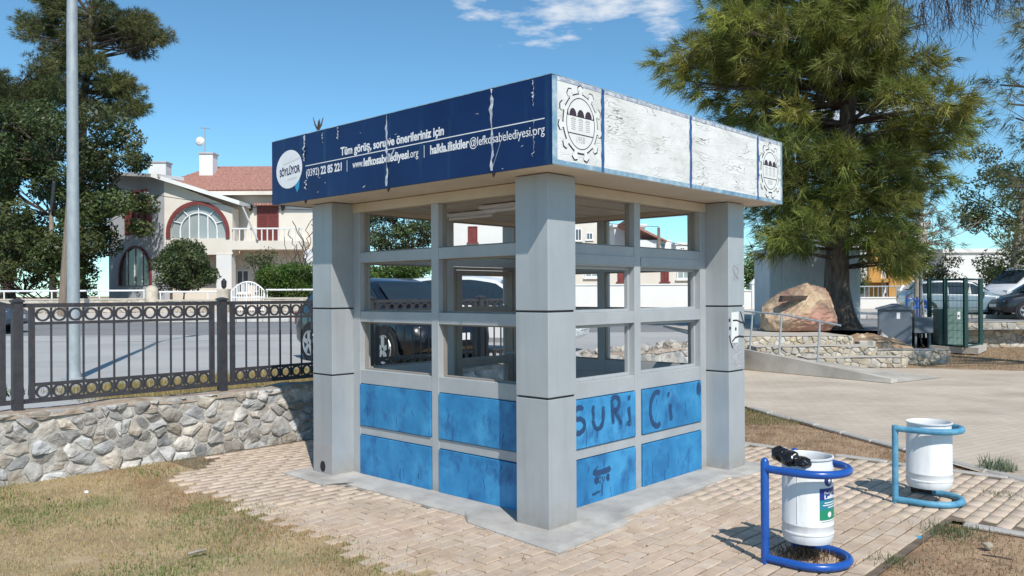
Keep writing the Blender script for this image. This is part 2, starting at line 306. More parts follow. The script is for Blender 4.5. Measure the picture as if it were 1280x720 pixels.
def softpaint(name, c, density=.35):
    m = pm(name, [tuple(x * .85 for x in c), tuple(x * 1.1 for x in c)], scale=12, rough=.65, bump=0); nt = m.node_tree; N = nt.nodes; L = nt.links
    a = N.new('ShaderNodeAttribute'); a.attribute_name = 'edge'; t = N.new('ShaderNodeTexCoord'); nz_ = N.new('ShaderNodeTexNoise'); nz_.inputs['Scale'].default_value = 38; nz_.inputs['Detail'].default_value = 5; L.new(t.outputs['Object'], nz_.inputs['Vector'])
    s1 = N.new('ShaderNodeMath'); s1.operation = 'MULTIPLY_ADD'; L.new(a.outputs['Fac'], s1.inputs[0]); s1.inputs[1].default_value = 1.7; s2 = N.new('ShaderNodeMath'); s2.operation = 'MULTIPLY_ADD'; L.new(nz_.outputs[0], s2.inputs[0]); s2.inputs[1].default_value = 1.6; s2.inputs[2].default_value = -1.15 + density; L.new(s2.outputs[0], s1.inputs[2]); s1.use_clamp = True
    mm = N.new('ShaderNodeMath'); mm.operation = 'MINIMUM'; L.new(s1.outputs[0], mm.inputs[0]); mm.inputs[1].default_value = .92
    L.new(mm.outputs[0], N['Principled BSDF'].inputs['Alpha']); return m
def soft_ribbon(acc, pts, w, n, org, ex, ez, th=.0006):
    """acc = [verts, faces, edge values]; a stroke three vertices wide with soft rims"""
    V, F, E_ = acc; P = [Vector((p[0], p[1])) for p in pts]; k0 = len(V); out = Vector(n)
    for i, p in enumerate(P):
        t = P[min(i + 1, len(P) - 1)] - P[max(i - 1, 0)]; t = t.normalized() if t.length > 0 else Vector((1, 0)); q = Vector((-t.y, t.x)); ww = (w[i] if isinstance(w, (list, tuple)) else w) * .68; end = .35 if i in (0, len(P) - 1) else 1.0
        for sgn, e in ((-1, 0.0), (0, end), (1, 0.0)): r_ = p + q * ww * sgn; V.append(tuple(Vector(org) + Vector(ex) * r_.x + Vector(ez) * r_.y + out * th)); E_.append(e)
    for i in range(len(P) - 1):
        a = k0 + 3 * i; F += [(a, a + 1, a + 4, a + 3), (a + 1, a + 2, a + 5, a + 4)]
def soft_build(acc, name, mat, parent):
    me = bpy.data.meshes.new(name); me.from_pydata(acc[0], [], acc[1]); at_ = me.attributes.new('edge', 'FLOAT', 'POINT'); at_.data.foreach_set('value', acc[2]); return mobj(name, me, mat, parent)
# ================================================================== the kiosk
W = 2.862; S = 0.234; CW = 0.305; OV = 0.26; FB = 2.487; FT = 3.065
def build_kiosk():
    K = thing('kiosk', 'grey and blue information kiosk with a navy and white fascia on four square columns', 'kiosk', (KX, KY, 0), TH)
    # concrete plinth
    p = MB()
    out = [(-0.30, -0.33), (0.55, -0.27), (0.62, -0.16), (2.35, -0.10), (2.5, -0.18), (W + 0.24, -0.20), (W + 0.24, W + 0.2), (-0.20, W + 0.22), (-0.24, 2.35), (-0.08, 2.25), (-0.09, 0.75), (-0.20, 0.6)]
    R0 = [(x, y, -0.05) for x, y in out]; R1 = [(x, y, 0.008) for x, y in out]; R2 = [(x + (0.06 if x < 1 else -0.06), y + (0.06 if y < 1 else -0.06), 0.022) for x, y in out]
    p.rings([R0, R1, R2]); p.build('plinth', CONC, K)
    # columns
    pos = [(0, 0), (W - CW, 0), (0, W - CW), (W - CW, W - CW)]
    for ci, (cx, cy) in enumerate(pos):
        c = MB().box((cx + 0.012, cy + 0.012, 0.0), (cx + CW - 0.012, cy + CW - 0.012, FB)).build('column', GAP, K)
        for z0, z1 in ((0.012, 0.916), (0.931, 1.519), (1.534, FB - 0.002)):
            MB().box((cx, cy, z0), (cx + CW, cy + CW, z1)).build('cladding_panel', GREY, c, bevel=0.003)
        if ci == 2:   # service cover with a round hole
            cov = MB().box((cx - 0.003, cy + 0.004, 0.014), (cx, cy + CW - 0.004, 0.285)).build('service_cover', COVER, c)
            cov['label'] = 'dull grey cover plate with a round black hole'
            hole = MB()
            hole.poly([(cx - 0.0035, cy + 0.150 + 0.040 * math.cos(t), 0.085 + 0.050 * math.sin(t)) for t in [2 * math.pi * i / 20 for i in range(20)]], (-0.002, 0, 0)); hole.build('cable_hole', DARKGAP, c)
        if ci == 1:   # painted patch with a doodled face, on the face y = 0
            Wp = lambda t, z: (cx + t, cy - 0.0008, z)
            pt = MB(); pt.poly([Wp(0.045, 1.19), Wp(0.18, 1.185), Wp(0.19, 1.475), Wp(0.05, 1.47)], (0, -0.001, 0)); pt.build('paint_patch', VINYL, c)
            dd = MB(); o_ = (cx, cy - 0.0022, 0)
            for pts, w in (([(0.075, 1.395), (0.15, 1.395), (0.235, 1.375), (0.30, 1.365)], 0.014), ([(0.06, 1.20), (0.12, 1.235), (0.2, 1.245), (0.29, 1.235)], 0.016), ([(0.225, 1.475), (0.25, 1.43), (0.28, 1.38), (0.298, 1.33)], 0.014), ([(0.01, 1.26), (0.03, 1.20), (0.07, 1.14)], 0.014)):
                ribbon(dd, pts, w, (0, -1, 0), o_, (1, 0, 0), (0, 0, 1))
            for ex, ez_ in ((0.02, 1.325), (0.13, 1.315), (0.012, 1.40)):
                ribbon(dd, [(ex - 0.014, ez_), (ex, ez_), (ex + 0.014, ez_)], [0.02, 0.036, 0.02], (0, -1, 0), o_, (1, 0, 0), (0, 0, 1))
            dd.build('doodle', INK, c)
            sc = MB(); rr = random.Random(5)
            q = [(0.09 + 0.05 * rr.random(), 1.16)]
            for i in range(46): q.append((0.12 + 0.11 * (rr.random() - 0.5) * 1.5 + 0.03, 1.16 - 0.20 * i / 46 + 0.06 * (rr.random() - 0.5)))
            ribbon(sc, q, 0.005, (0, -1, 0), (cx, cy - 0.001, 0), (1, 0, 0), (0, 0, 1)); sc.build('chalk_scribble', CHALK, c)
            s2 = MB(); q = [(0.15 + 0.09 * math.cos(i * 1.9) * (0.4 + 0.6 * rr.random()), 1.83 + 0.10 * math.sin(i * 1.3) * (0.4 + 0.6 * rr.random())) for i in range(26)]
            ribbon(s2, q, 0.004, (0, -1, 0), (cx, cy - 0.001, 0), (1, 0, 0), (0, 0, 1)); s2.build('pencil_scribble', PALEINK, c)
    # walls
    def mp_(side):
        return {'L': lambda t, d, z: (S + d, t, z), 'R': lambda t, d, z: (t, S + d, z), 'BL': lambda t, d, z: (t, W - S - d, z), 'BR': lambda t, d, z: (W - S - d, t, z)}[side]
    T = [CW, 0.405, 1.387, 1.475, 2.457, W - CW]
    panels = {}
    for side in ('L', 'R', 'BL', 'BR'):
        M = mp_(side); D = 0.10
        bay2_door = side == 'BL'
        wf = MB()
        wf = MB().box(M(T[0], 0, 0.01), M(T[1], D, 2.405)).build('wall_frame', FRAME, K, bevel=0.002)
        MB().box(M(T[4], 0, 0.01), M(T[5], D, 2.405)).build('jamb', FRAME, wf, bevel=0.002)
        MB().box(M(T[2], 0.0, 0.01), M(T[3], D, 2.405)).build('mullion', FRAME, wf, bevel=0.003)
        MB().box(M(T[0], -0.006, 2.405), M(T[5], D + 0.01, FB - 0.001)).build('head_beam', TAN, wf, bevel=0.003)
        zr = [(0.380, 0.458), (0.842, 0.968), (1.404, 1.500), (1.942 if side in 'LBL' else 1.868, 2.036)]
        for bi, (a, b) in enumerate(((T[1], T[2]), (T[3], T[4]))):
            if bay2_door and bi == 1: rails = [zr[3]]
            else: rails = zr
            for z0, z1 in rails: MB().box(M(a, 0.004, z0), M(b, D - 0.004, z1)).build('rail', FRAME, wf, bevel=0.003)
            if side == 'R': MB().box(M(a + 0.006, -0.004, 1.880), M(b - 0.006, 0.004, 1.955)).build('shutter_slat', FRAME, wf, bevel=0.002)
            # inner window frames; reveal shade put into the colour, front right lower rows excepted
            wins = [(0.968, 1.404), (1.5, zr[3][0]), (2.036, 2.405)]
            if bay2_door and bi == 1: wins = [(2.036, 2.405)]
            for wi, (z0, z1) in enumerate(wins):
                w_ = 0.024 if side == 'R' and wi < 2 else 0.012; d0, d1 = 0.055, 0.090
                fr = MB(); fr.box(M(a, d0, z0), M(a + w_, d1, z1)); fr.box(M(b - w_, d0, z0), M(b, d1, z1)); fr.box(M(a + w_, d0, z0), M(b - w_, d1, z0 + w_)); fr.box(M(a + w_, d0, z1 - w_), M(b - w_, d1, z1))
                fr.build('window_frame', FRAME if wi < 2 and side == 'R' else DARKFR, wf, bevel=0.002)
            # blue infill panels
            if not (bay2_door and bi == 1):
                for z0, z1 in ((0.022, 0.374), (0.464, 0.836)):
                    MB().box(M(a + 0.002, 0.03, z0 - 0.004), M(b - 0.002, 0.09, z1 + 0.004)).build('backing_sheet', FRAME, wf)
                    pn = MB().box(M(a + 0.008, -0.010, z0), M(b - 0.006, 0.028, z1)).build('infill_panel', BLUEP, K, bevel=0.002)
                    panels[(side, bi, z0 > 0.2)] = (pn, a)
    # door in the rear wall
    M = mp_('BL'); a, b = T[3], T[4]
    dr = MB()
    for t0, t1 in ((a + 0.004, a + 0.055), (b - 0.055, b - 0.004)): dr.box(M(t0, 0.0, 0.02), M(t1, 0.08, 1.936))
    dr.box(M(a + 0.055, 0.0, 1.908), M(b - 0.055, 0.08, 1.936))
    dr = dr.build('door', DARKFR, K, bevel=0.003)
    lf = MB(); d0, d1 = 0.02, 0.075
    for t0, t1 in ((a + 0.062, a + 0.145), (b - 0.145, b - 0.062)): lf.box(M(t0, d0, 0.03), M(t1, d1, 1.902))
    for z0, z1 in ((0.03, 0.50), (0.89, 0.975), (1.43, 1.52), (1.845, 1.902)): lf.box(M(a + 0.145, d0 + 0.003, z0), M(b - 0.145, d1 - 0.003, z1))
    lf.build('door_leaf', DARKFR, dr, bevel=0.003)
    h = MB(); h.tube([M(b - 0.105, 0.075, 1.0), M(b - 0.105, 0.13, 1.0), M(b - 0.22, 0.13, 1.0)], 0.010, 8); h.build('door_handle', GALV, dr)
    # floor, ceiling, soffit, roof
    MB().box((S + 0.1, S + 0.1, 0.0), (W - S - 0.1, W - S - 0.1, 0.06)).build('floor_slab', CONC, K)
    MB().box((-OV + 0.024, -OV + 0.024, FB + 0.004), (W + OV - 0.024, W + OV - 0.024, FB + 0.03)).build('soffit', TAN, K)
    MB().box((S + 0.11, S + 0.11, 2.445), (W - S - 0.11, W - S - 0.11, 2.484)).build('ceiling_panel', CEIL, K)
    tr = MB()
    for q in (0.9, 1.45, 2.0): tr.box((S + 0.11, q - 0.012, 2.435), (W - S - 0.11, q + 0.012, 2.4445))
    tr.build('ceiling_strip', CEIL, K)
    MB().box((-OV + 0.024, -OV + 0.024, 2.98), (W + OV - 0.024, W + OV - 0.024, 3.02)).build('roof_deck', CONC, K)
    for (lx, ly) in ((0.86, 1.2), (1.15, 1.95)):
        lp = MB().box((lx - 0.045, ly - 0.30, 2.405), (lx + 0.045, ly + 0.30, 2.434)).build('ceiling_lamp', LETTER, K, bevel=0.004)
        MB().tube([(lx, ly - 0.28, 2.385), (lx, ly + 0.28, 2.385)], 0.014, 8).build('lamp_tube', LETTER, lp)
    wr = MB(); wr.tube([(1.3, 1.15, 2.434), (1.31, 1.16, 2.38), (1.27, 1.12, 2.34), (1.32, 1.1, 2.30), (1.28, 1.17, 2.27)], 0.010, 6); wr.tube([(1.3, 1.15, 2.434), (1.26, 1.19, 2.36), (1.29, 1.2, 2.31)], 0.009, 6); wr.build('loose_wire', GAP, K)
    # fascia boards
    th = 0.022
    fl = MB().box((-OV, -OV + 0.0, FB), (-OV + th, W + OV, FT)).build('fascia_board', NAVY, K); fl['label'] = 'navy blue board with white lettering and a speech bubble'
    fr_ = MB().box((-OV + th + 0.001, -OV, FB), (W + OV, -OV + th, FT)).build('fascia_board', CRACK, K); fr_['label'] = 'white crackled board with two round gear seals'
    MB().box((-OV + th + 0.001, W + OV - th, FB), (W + OV, W + OV, FT)).build('fascia_board', NAVY, K)
    MB().box((W + OV - th, -OV + th + 0.001, FB), (W + OV, W + OV - th - 0.001, FT)).build('fascia_board', CRACK, K)
    cap = MB(); e = 0.002
    cap.box((-OV - e, -OV - e, FT + 0.001), (W + OV + e, -OV + 0.05, FT + 0.006)); cap.box((-OV - e, -OV + 0.05, FT + 0.001), (-OV + 0.05, W + OV + e, FT + 0.006)); cap.box((W + OV - 0.05, -OV + 0.05, FT + 0.001), (W + OV + e, W + OV + e, FT + 0.006)); cap.box((-OV + 0.05, W + OV - 0.05, FT + 0.001), (W + OV - 0.05, W + OV + e, FT + 0.006))
    cap.build('roof_edge_trim', FADED, K)
    # --- lettering on the navy board (reads towards smaller y)
    X = -OV - 0.0012; ex = (0, -1, 0); ez = (0, 0, 1); nn = (-1, 0, 0)
    def letter(s, y0, y1, z, size, bold):
        me = text_mesh(s, size, bold, width=abs(y0 - y1)); rot_place(me, (X, y0, z), ex, ez); mobj('lettering', me, LETTER, fl)
    letter('Tüm görüş, soru ve önerileriniz için', 2.043, 0.767, 2.815, 0.094, 0.0026)
    letter('(0392)', 2.557, 2.36, 2.690, 0.092, 0.0)
    letter('22 85 221', 2.335, 2.030, 2.690, 0.094, 0.0026)
    letter('www.', 1.877, 1.735, 2.690, 0.090, 0.0)
    letter('lefkosabelediyesi', 1.728, 1.165, 2.690, 0.092, 0.0026)
    letter('.org', 1.158, 1.053, 2.690, 0.090, 0.0)
    letter('halkla.iliskiler', 0.917, 0.505, 2.690, 0.092, 0.0026)
    letter('@lefkosabelediyesi.org', 0.498, -0.199, 2.690, 0.090, 0.0)
    rl = MB()
    ribbon(rl, [(-2.568, 2.785), (0.199, 2.789)], 0.007, nn, (X, 0, 0), ex, ez, 0.0002); rl.build('divider_line', LETTER, fl)
    for yb in (1.954, 0.985):
        b_ = MB(); ribbon(b_, [(-yb, 2.672), (-yb, 2.765)], 0.006, nn, (X, 0, 0), ex, ez, 0.0002); b_.build('divider_bar', LETTER, fl)
    bb = MB(); n = 40; cy_, cz_ = -2.832, 2.785; rot = math.radians(24)
    pts = []
    for i in range(n):
        t = 2 * math.pi * i / n; u, v = 0.262 * math.cos(t), 0.148 * math.sin(t)
        r_ = math.radians(40); u, v = 0.215 * math.cos(t), 0.172 * math.sin(t)
        pts.append((cy_ + u * math.cos(rot) - v * math.sin(rot) * 1.15, cz_ + u * math.sin(rot) * 0.8 + v * math.cos(rot)))
    bb.poly([(X, -p[0], p[1]) for p in pts], (-0.0006, 0, 0)); bub = bb.build('speech_bubble', LETTER, fl)
    tl = MB(); tl.poly([(X, 2.745, 2.640), (X, 2.66, 2.69), (X, 2.672, 2.60), (X, 2.705, 2.565)], (-0.0004, 0, 0)); tl.build('bubble_tail', CYAN, fl)
    me = text_mesh('SÖYLÜYOR', 0.092, 0.003, width=0.335); r_ = math.radians(3.0)
    rot_place(me, (X - 0.0012, 2.985, 2.728), (0, -math.cos(r_), math.sin(r_)), (0, math.sin(r_), math.cos(r_))); mobj('lettering', me, NAVYINK, fl)
    fw = MB(); ribbon(fw, [(-2.93, 2.835), (-2.82, 2.845), (-2.66, 2.868)], 0.010, nn, (X - 0.0012, 0, 0), ex, ez, 0.0002); ribbon(fw, [(-2.86, 2.690), (-2.70, 2.702)], 0.012, nn, (X - 0.0012, 0, 0), ex, ez, 0.0002); fw.build('faint_print', PALEV, fl)
    # torn seams
    rr = random.Random(3)
    def peel(y, z0, z1, w):
        m_ = MB(); k = 16; zs = [z0 + (z1 - z0) * i / k for i in range(k + 1)]; pts = []; ws = []
        for i, z in enumerate(zs): pts.append((-y + rr.uniform(-0.008, 0.008), z)); ws.append(w * rr.uniform(0.25, 1.5))
        ribbon(m_, pts, ws, nn, (X, 0, 0), ex, ez, 0.0016); m_.v = [(v[0] - rr.choice((0, 0, rr.uniform(0, .016))), v[1], v[2]) for v in m_.v]; m_.build('torn_seam', PEEL, fl)
    peel(2.585, 2.83, 3.055, 0.024); peel(1.426, 2.50, 3.06, 0.022); peel(0.278, 2.50, 3.06, 0.018); peel(-0.104, 2.88, 3.055, 0.007); peel(-0.104, 2.55, 2.80, 0.004); peel(2.30, 2.955, 3.04, 0.010); peel(2.08, 2.955, 3.055, 0.010); peel(2.56, 2.58, 2.66, 0.012)
    m_ = MB(); ribbon(m_, [(-0.278, 2.51), (-0.215, 2.64), (-0.17, 2.745)], 0.004, nn, (X, 0, 0), ex, ez, 0.0014); ribbon(m_, [(-1.43, 2.70), (-1.36, 2.75), (-1.33, 2.79)], [0.03, 0.014, 0.012], nn, (X, 0, 0), ex, ez, 0.0014)
    for i in range(12):
        y, z = rr.uniform(-0.2, 3.1), rr.uniform(2.5, 3.05); ribbon(m_, [(-y, z), (-y + rr.uniform(.008, .03), z - rr.uniform(-.012, .012))], rr.uniform(.003, .008), nn, (X, 0, 0), ex, ez, 0.0012)
    stuff(m_.build('scratches', PEEL, fl))
    for yy in (1.426, 0.275, 2.585):
        c_ = MB(); c_.lathe([(0.004, -0.03), (0.012, -0.01), (0.014, 0.0)], 7, (-OV + 0.01, yy, FB - 0.001)); c_.build('hanging_screw', RUST, fl)
    # --- white board: trims, strips, seals
    Y = -OV - 0.0012; ex2 = (1, 0, 0); n2 = (0, -1, 0)
    def rect(x0, z0, x1, z1, mat, nm, d=0.0012):
        q = MB(); q.poly([(x0, Y, z0), (x1, Y, z0), (x1, Y, z1), (x0, Y, z1)], (0, -d, 0)); return q.build(nm, mat, fr_)
    rect(-OV + 0.001, FB + 0.002, -OV + 0.052, FT - 0.004, FADED, 'edge_trim'); rect(W + OV - 0.03, FB + 0.002, W + OV - 0.001, FT - 0.004, FADED, 'edge_trim')
    rect(-OV + 0.053, FB + 0.002, W + OV - 0.031, FB + 0.034, FADED, 'edge_trim'); rect(-OV + 0.053, FT - 0.028, W + OV - 0.031, FT - 0.004, PEEL, 'edge_trim')
    for xs in (0.284, 1.456, 2.619):
        m_ = MB(); k = 14; pts = [(xs + rr.uniform(-.004, .004), FB + 0.004 + (FT - FB - 0.008) * i / k) for i in range(k + 1)]
        ribbon(m_, pts, [0.032 * rr.uniform(.7, 1.25) for _ in pts], n2, (0, Y, 0), ex2, ez, 0.003); m_.build('seam_strip', STRIP, fr_)
    def seal(cx, cz, k):
        g = MB(); o = MB(); N_ = 11; pts = []
        for i in range(N_):
            a0 = math.pi / 2 + 2 * math.pi * i / N_; w = 0.085; st = 0.10
            for r, a in ((0.198, a0 - 0.17), (0.198, a0 - w), (0.222, a0 - w), (0.218, a0 - 0.14), (0.242, a0 - 0.13), (0.256, a0), (0.242, a0 + 0.13), (0.218, a0 + 0.14), (0.222, a0 + w), (0.198, a0 + w), (0.198, a0 + 0.17)): pts.append((r, a))
        def P(r, a, d): return (cx + r * k * math.cos(a), Y - d, cz + r * math.sin(a))
        o.poly([P(r + 0.006, a, 0.0015) for r, a in pts], (0, -0.0005, 0)); o.build('seal_outline', INK, fr_)
        g.poly([P(r - 0.003, a, 0.0025) for r, a in pts], (0, -0.0005, 0)); g.build('gear_seal', VINYL, fr_)
        i_ = MB(); cc = arc(cx, cz, 0.162 * k, 0.170, 0, 360, 40); ribbon(i_, cc, 0.006, n2, (0, Y - 0.0034, 0), ex2, ez, 0.0003)
        ribbon(i_, [(cx - 0.150 * k, cz - 0.072), (cx + 0.150 * k, cz - 0.072)], 0.007, n2, (0, Y - 0.0034, 0), ex2, ez, 0.0003)
        ribbon(i_, [(cx - 0.158 * k, cz + 0.045), (cx + 0.158 * k, cz + 0.045)], 0.005, n2, (0, Y - 0.0034, 0), ex2, ez, 0.0003); i_.build('seal_lines', INK, fr_)
        ar = MB()
        for dx in (-0.090, 0.0, 0.090):
            q = [(cx + dx * k + p[0] * k, Y - 0.0036, cz + 0.047 + p[1]) for p in arc(0, 0, 0.040, 0.048, 0, 180, 10)]; ar.poly(q, (0, -0.0004, 0))
        ar.poly([(cx - 0.160 * k, Y - 0.0036, cz + 0.047), (cx - 0.140 * k, Y - 0.0036, cz + 0.047), (cx - 0.150 * k, Y - 0.0036, cz + 0.085)], (0, -0.0004, 0)); ar.poly([(cx + 0.160 * k, Y - 0.0036, cz + 0.047), (cx + 0.140 * k, Y - 0.0036, cz + 0.047), (cx + 0.150 * k, Y - 0.0036, cz + 0.085)], (0, -0.0004, 0)); ar.build('seal_arches', PLUM, fr_)
        pw = MB()
        for dx in (-0.085, 0.0, 0.082):
            for j in range(6): ribbon(pw, [(cx + (dx - 0.024) * k, cz + 0.022 - j * 0.013), (cx + (dx + 0.024) * k, cz + 0.022 - j * 0.013)], 0.005, n2, (0, Y - 0.0034, 0), ex2, ez, 0.0003)
            ribbon(pw, arc(cx + dx * k, cz + 0.018, 0.026 * k, 0.014, 0, 180, 8), 0.004, n2, (0, Y - 0.0034, 0), ex2, ez, 0.0003)
        pw.build('seal_windows', PALEINK, fr_)
        me = text_mesh('1958', 0.062, 0.0, width=0.095 * k); rot_place(me, (cx - 0.048 * k, Y - 0.0036, cz - 0.128), ex2, ez); mobj('lettering', me, PALEINK, fr_)
    seal(0.035, 2.785, 0.93); seal(2.865, 2.775, 0.92)
    # --- graffiti on the right-hand panels
    Yg = S - 0.0108
    def strokes(panel, lst, nm, mat=None):
        for i, (pts, w) in enumerate(lst):
            acc = [[], [], []]; soft_ribbon(acc, pts, w, (0, -1, 0), (0, Yg, 0), (1, 0, 0), (0, 0, 1), 0.0006 + i * 0.0002); soft_build(acc, nm, mat or GRAFS, panel)
    p1 = panels[('R', 0, True)][0]; p2 = panels[('R', 1, True)][0]; p3 = panels[('R', 0, False)][0]
    b_ = 0.036
    strokes(p1, [(arc(0.62, 0.735, 0.055, 0.045, 30, 250, 12) + arc(0.615, 0.64, 0.070, 0.055, 80, -120, 14), b_),
        (arc(0.86, 0.665, 0.065, 0.075, 180, 360, 14) + [(0.928, 0.70), (0.932, 0.76)], b_), ([(0.80, 0.78), (0.795, 0.72), (0.795, 0.665)], b_),
        ([(1.055, 0.60), (1.05, 0.70), (1.045, 0.80)], b_ * 1.1), (arc(1.085, 0.765, 0.060, 0.055, 140, -110, 14), b_), ([(1.085, 0.705), (1.13, 0.65), (1.165, 0.585)], b_),
        ([(1.29, 0.59), (1.285, 0.66), (1.275, 0.72)], b_ * 1.05), ([(1.262, 0.79), (1.28, 0.795), (1.30, 0.79)], 0.034), ([(0.845, 0.52), (0.85, 0.59)], 0.018), ([(1.27, 0.56), (1.275, 0.60)], 0.07)], 'graffiti_stroke')
    strokes(p2, [(arc(1.70, 0.655, 0.105, 0.145, 65, 300, 20), b_ * 1.1), ([(1.925, 0.53), (1.915, 0.60), (1.905, 0.68)], b_ * 1.15), ([(1.862, 0.755), (1.882, 0.765), (1.90, 0.76)], 0.040), ([(2.36, 0.77), (2.40, 0.765), (2.44, 0.775)], [0.08, 0.13, 0.09])], 'graffiti_stroke')
    strokes(p3, [([(0.79, 0.262), (0.84, 0.246), (0.93, 0.246), (1.0, 0.25), (1.02, 0.262)], 0.040), ([(0.80, 0.262), (0.83, 0.285), (0.86, 0.295)], 0.012), (arc(0.835, 0.190, 0.016, 0.018, 0, 360, 12), 0.026), (arc(0.875, 0.188, 0.012, 0.024, 0, 360, 10), 0.010), ([(0.905, 0.215), (0.912, 0.185), (0.93, 0.165), (0.94, 0.205)], 0.012), (arc(0.985, 0.190, 0.013, 0.017, 0, 360, 12), 0.024), ([(0.905, 0.165), (0.908, 0.12), (0.900, 0.055)], 0.016), ([(0.775, 0.090), (0.80, 0.088), (0.84, 0.094), (0.885, 0.092)], 0.018)], 'graffiti_stroke')
    rr = random.Random(8)
    for key in panels:      # drips and smudges in darker blue on the visible panels
        side, bi, up = key
        if side not in 'LR': continue
        pn, a = panels[key]; acc = [[], [], []]
        for i in range(4):
            t = a + rr.uniform(0.08, 0.9); z = (0.47 if up else 0.03) + rr.uniform(0.10, 0.33); l = rr.uniform(0.05, 0.22)
            pts = [(t + rr.uniform(-.006, .006) * j, z - l * j / 4) for j in range(5)]; w = rr.uniform(.008, .026)
            if side == 'R': soft_ribbon(acc, pts, [w * .5, w, w * .9, w * .6, w * .2], (0, -1, 0), (0, Yg, 0), (1, 0, 0), (0, 0, 1), 0.0003)
            else: soft_ribbon(acc, [(-q[0], q[1]) for q in pts], [w * .5, w, w * .9, w * .6, w * .2], (-1, 0, 0), (S - 0.0108, 0, 0), (0, -1, 0), (0, 0, 1), 0.0003)
        stuff(soft_build(acc, 'paint_smudges', SMUDGE, pn))
    return K
COVER = plain('cover_plate', (0.36, 0.35, 0.35), 0.55)
CHALK = plain('pink_chalk', (0.66, 0.60, 0.62), 0.8)
DARKFR = pm('brown_shaded_frame', [(0.24, 0.21, 0.18), (0.32, 0.28, 0.24)], scale=4, rough=0.5, bump=0.04)  # door brown; on inner window frames it carries painted shade
CEIL = pm('ceiling_boards', [(0.50, 0.44, 0.36), (0.58, 0.52, 0.43)], scale=3, rough=0.7, bump=0.05)
NAVYINK = plain('navy_ink', (0.015, 0.02, 0.07), 0.5)
PALEV = plain('faint_grey', (0.66, 0.67, 0.66), 0.6)
SMUDGE = softpaint('smudge_blue', (0.014, 0.13, 0.36), -.30); GRAFS = softpaint('graffiti_paint', (0.020, 0.065, 0.17), .42)
KIOSK = build_kiosk()
t_ = MB()
rr_ = random.Random(2)
# ================================================================== ground
LAWN = pm('lawn_soil', [(0.26, 0.185, 0.11), (0.38, 0.28, 0.165), (0.47, 0.36, 0.22)], scale=2.4, rough=0.95, bump=0.6, bscale=40, second=((0.16, 0.20, 0.07), 1.3, 0.5, 0.7, 0.6, (1, 1, 1)))
DIRT = pm('dry_dirt', [(0.22, 0.135, 0.08), (0.33, 0.215, 0.13), (0.43, 0.30, 0.19)], scale=3.2, rough=0.95, bump=0.7, bscale=50, second=((0.46, 0.37, 0.25), 7, 0.5, 0.8, 0.6, (1, 1, 1)))
STREET = pm('street_concrete', [(0.33, 0.33, 0.325), (0.40, 0.395, 0.385), (0.44, 0.435, 0.42)], scale=0.5, rough=0.85, bump=0.15, bscale=30, second=((0.29, 0.28, 0.27), 0.35, 0.52, 0.75, 0.6, (0.4, 1.5, 1)))
ASPH = pm('asphalt', [(0.19, 0.19, 0.195), (0.25, 0.25, 0.25)], scale=0.6, rough=0.85, bump=0.15, bscale=30)
PAINTW = plain('road_paint', (0.62, 0.62, 0.60), 0.7)
SIDEW = pm('sidewalk', [(0.50, 0.46, 0.41), (0.60, 0.56, 0.51)], scale=0.7, rough=0.85, bump=0.1)
def sheet(name, pts, mat, z=None):
    m = MB(); m.v = [(p[0], p[1], (p[2] if z is None else z)) for p in pts]; m.f = [tuple(range(len(pts)))]
    return struct(m.build(name, mat))
sheet('ground', [(-900, -300), (900, -300), (900, 1500), (-900, 1500)], DIRT, -0.035)
sheet('lawn', [k2w(-8, -6)[:2], k2w(-0.62, -6)[:2], k2w(-0.62, 4.5)[:2], k2w(-8, 4.5)[:2]], LAWN, -0.012)
# interlocking-block driveway, brick joints in the material (too far to pick apart)
def driveway_mat():
    m = pm('driveway_blocks', [(0.45, 0.37, 0.285), (0.54, 0.455, 0.36), (0.60, 0.52, 0.425)], scale=0.9, rough=0.9, bump=0.2, bscale=40, second=((0.34, 0.29, 0.235), 0.55, 0.50, 0.72, 0.65, (0.5, 1.4, 1)))
    nt = m.node_tree; N = nt.nodes; L = nt.links; b = N['Principled BSDF']; src = b.inputs['Base Color'].links[0].from_socket
    t = N.new('ShaderNodeTexCoord'); mp = N.new('ShaderNodeMapping'); mp.inputs['Rotation'].default_value = (0, 0, -TH + 0.25); L.new(t.outputs['Object'], mp.inputs[0])
    br = N.new('ShaderNodeTexBrick'); br.inputs['Scale'].default_value = 1.0; br.inputs['Brick Width'].default_value = 0.21; br.inputs['Row Height'].default_value = 0.105; br.inputs['Mortar Size'].default_value = 0.006
    br.inputs['Color1'].default_value = (1, 1, 1, 1); br.inputs['Color2'].default_value = (0.86, 0.86, 0.86, 1); br.inputs['Mortar'].default_value = (0.55, 0.5, 0.45, 1); L.new(mp.outputs[0], br.inputs['Vector'])
    mx = N.new('ShaderNodeMix'); mx.data_type = 'RGBA'; mx.blend_type = 'MULTIPLY'; mx.inputs[0].default_value = 0.5; L.new(src, mx.inputs['A']); L.new(br.outputs['Color'], mx.inputs['B']); L.new(mx.outputs['Result'], b.inputs['Base Color'])
    return m
DRIVE = driveway_mat()
sheet('driveway', [(4.62, 5.5), (30, 5.5), (30, 16.9), (11.5, 16.6), (9.2, 17.6), (5.0, 18.1), (4.75, 17.4), k2w(3.0, 4.47)[:2], k2w(4.9, 3.6)[:2], (3.36, 12.0), (3.55, 11.2), (4.05, 9.0)], DRIVE, -0.008)
sheet('street', [k2w(-40, 4.76, .46), k2w(11.6, 4.76, .46), (4.9, 19, .46), (-80, 19, .46), (-80, -25, .46)], STREET)
def zs(Y): return 0.46 + max(0.0, Y - 19) * 0.0133
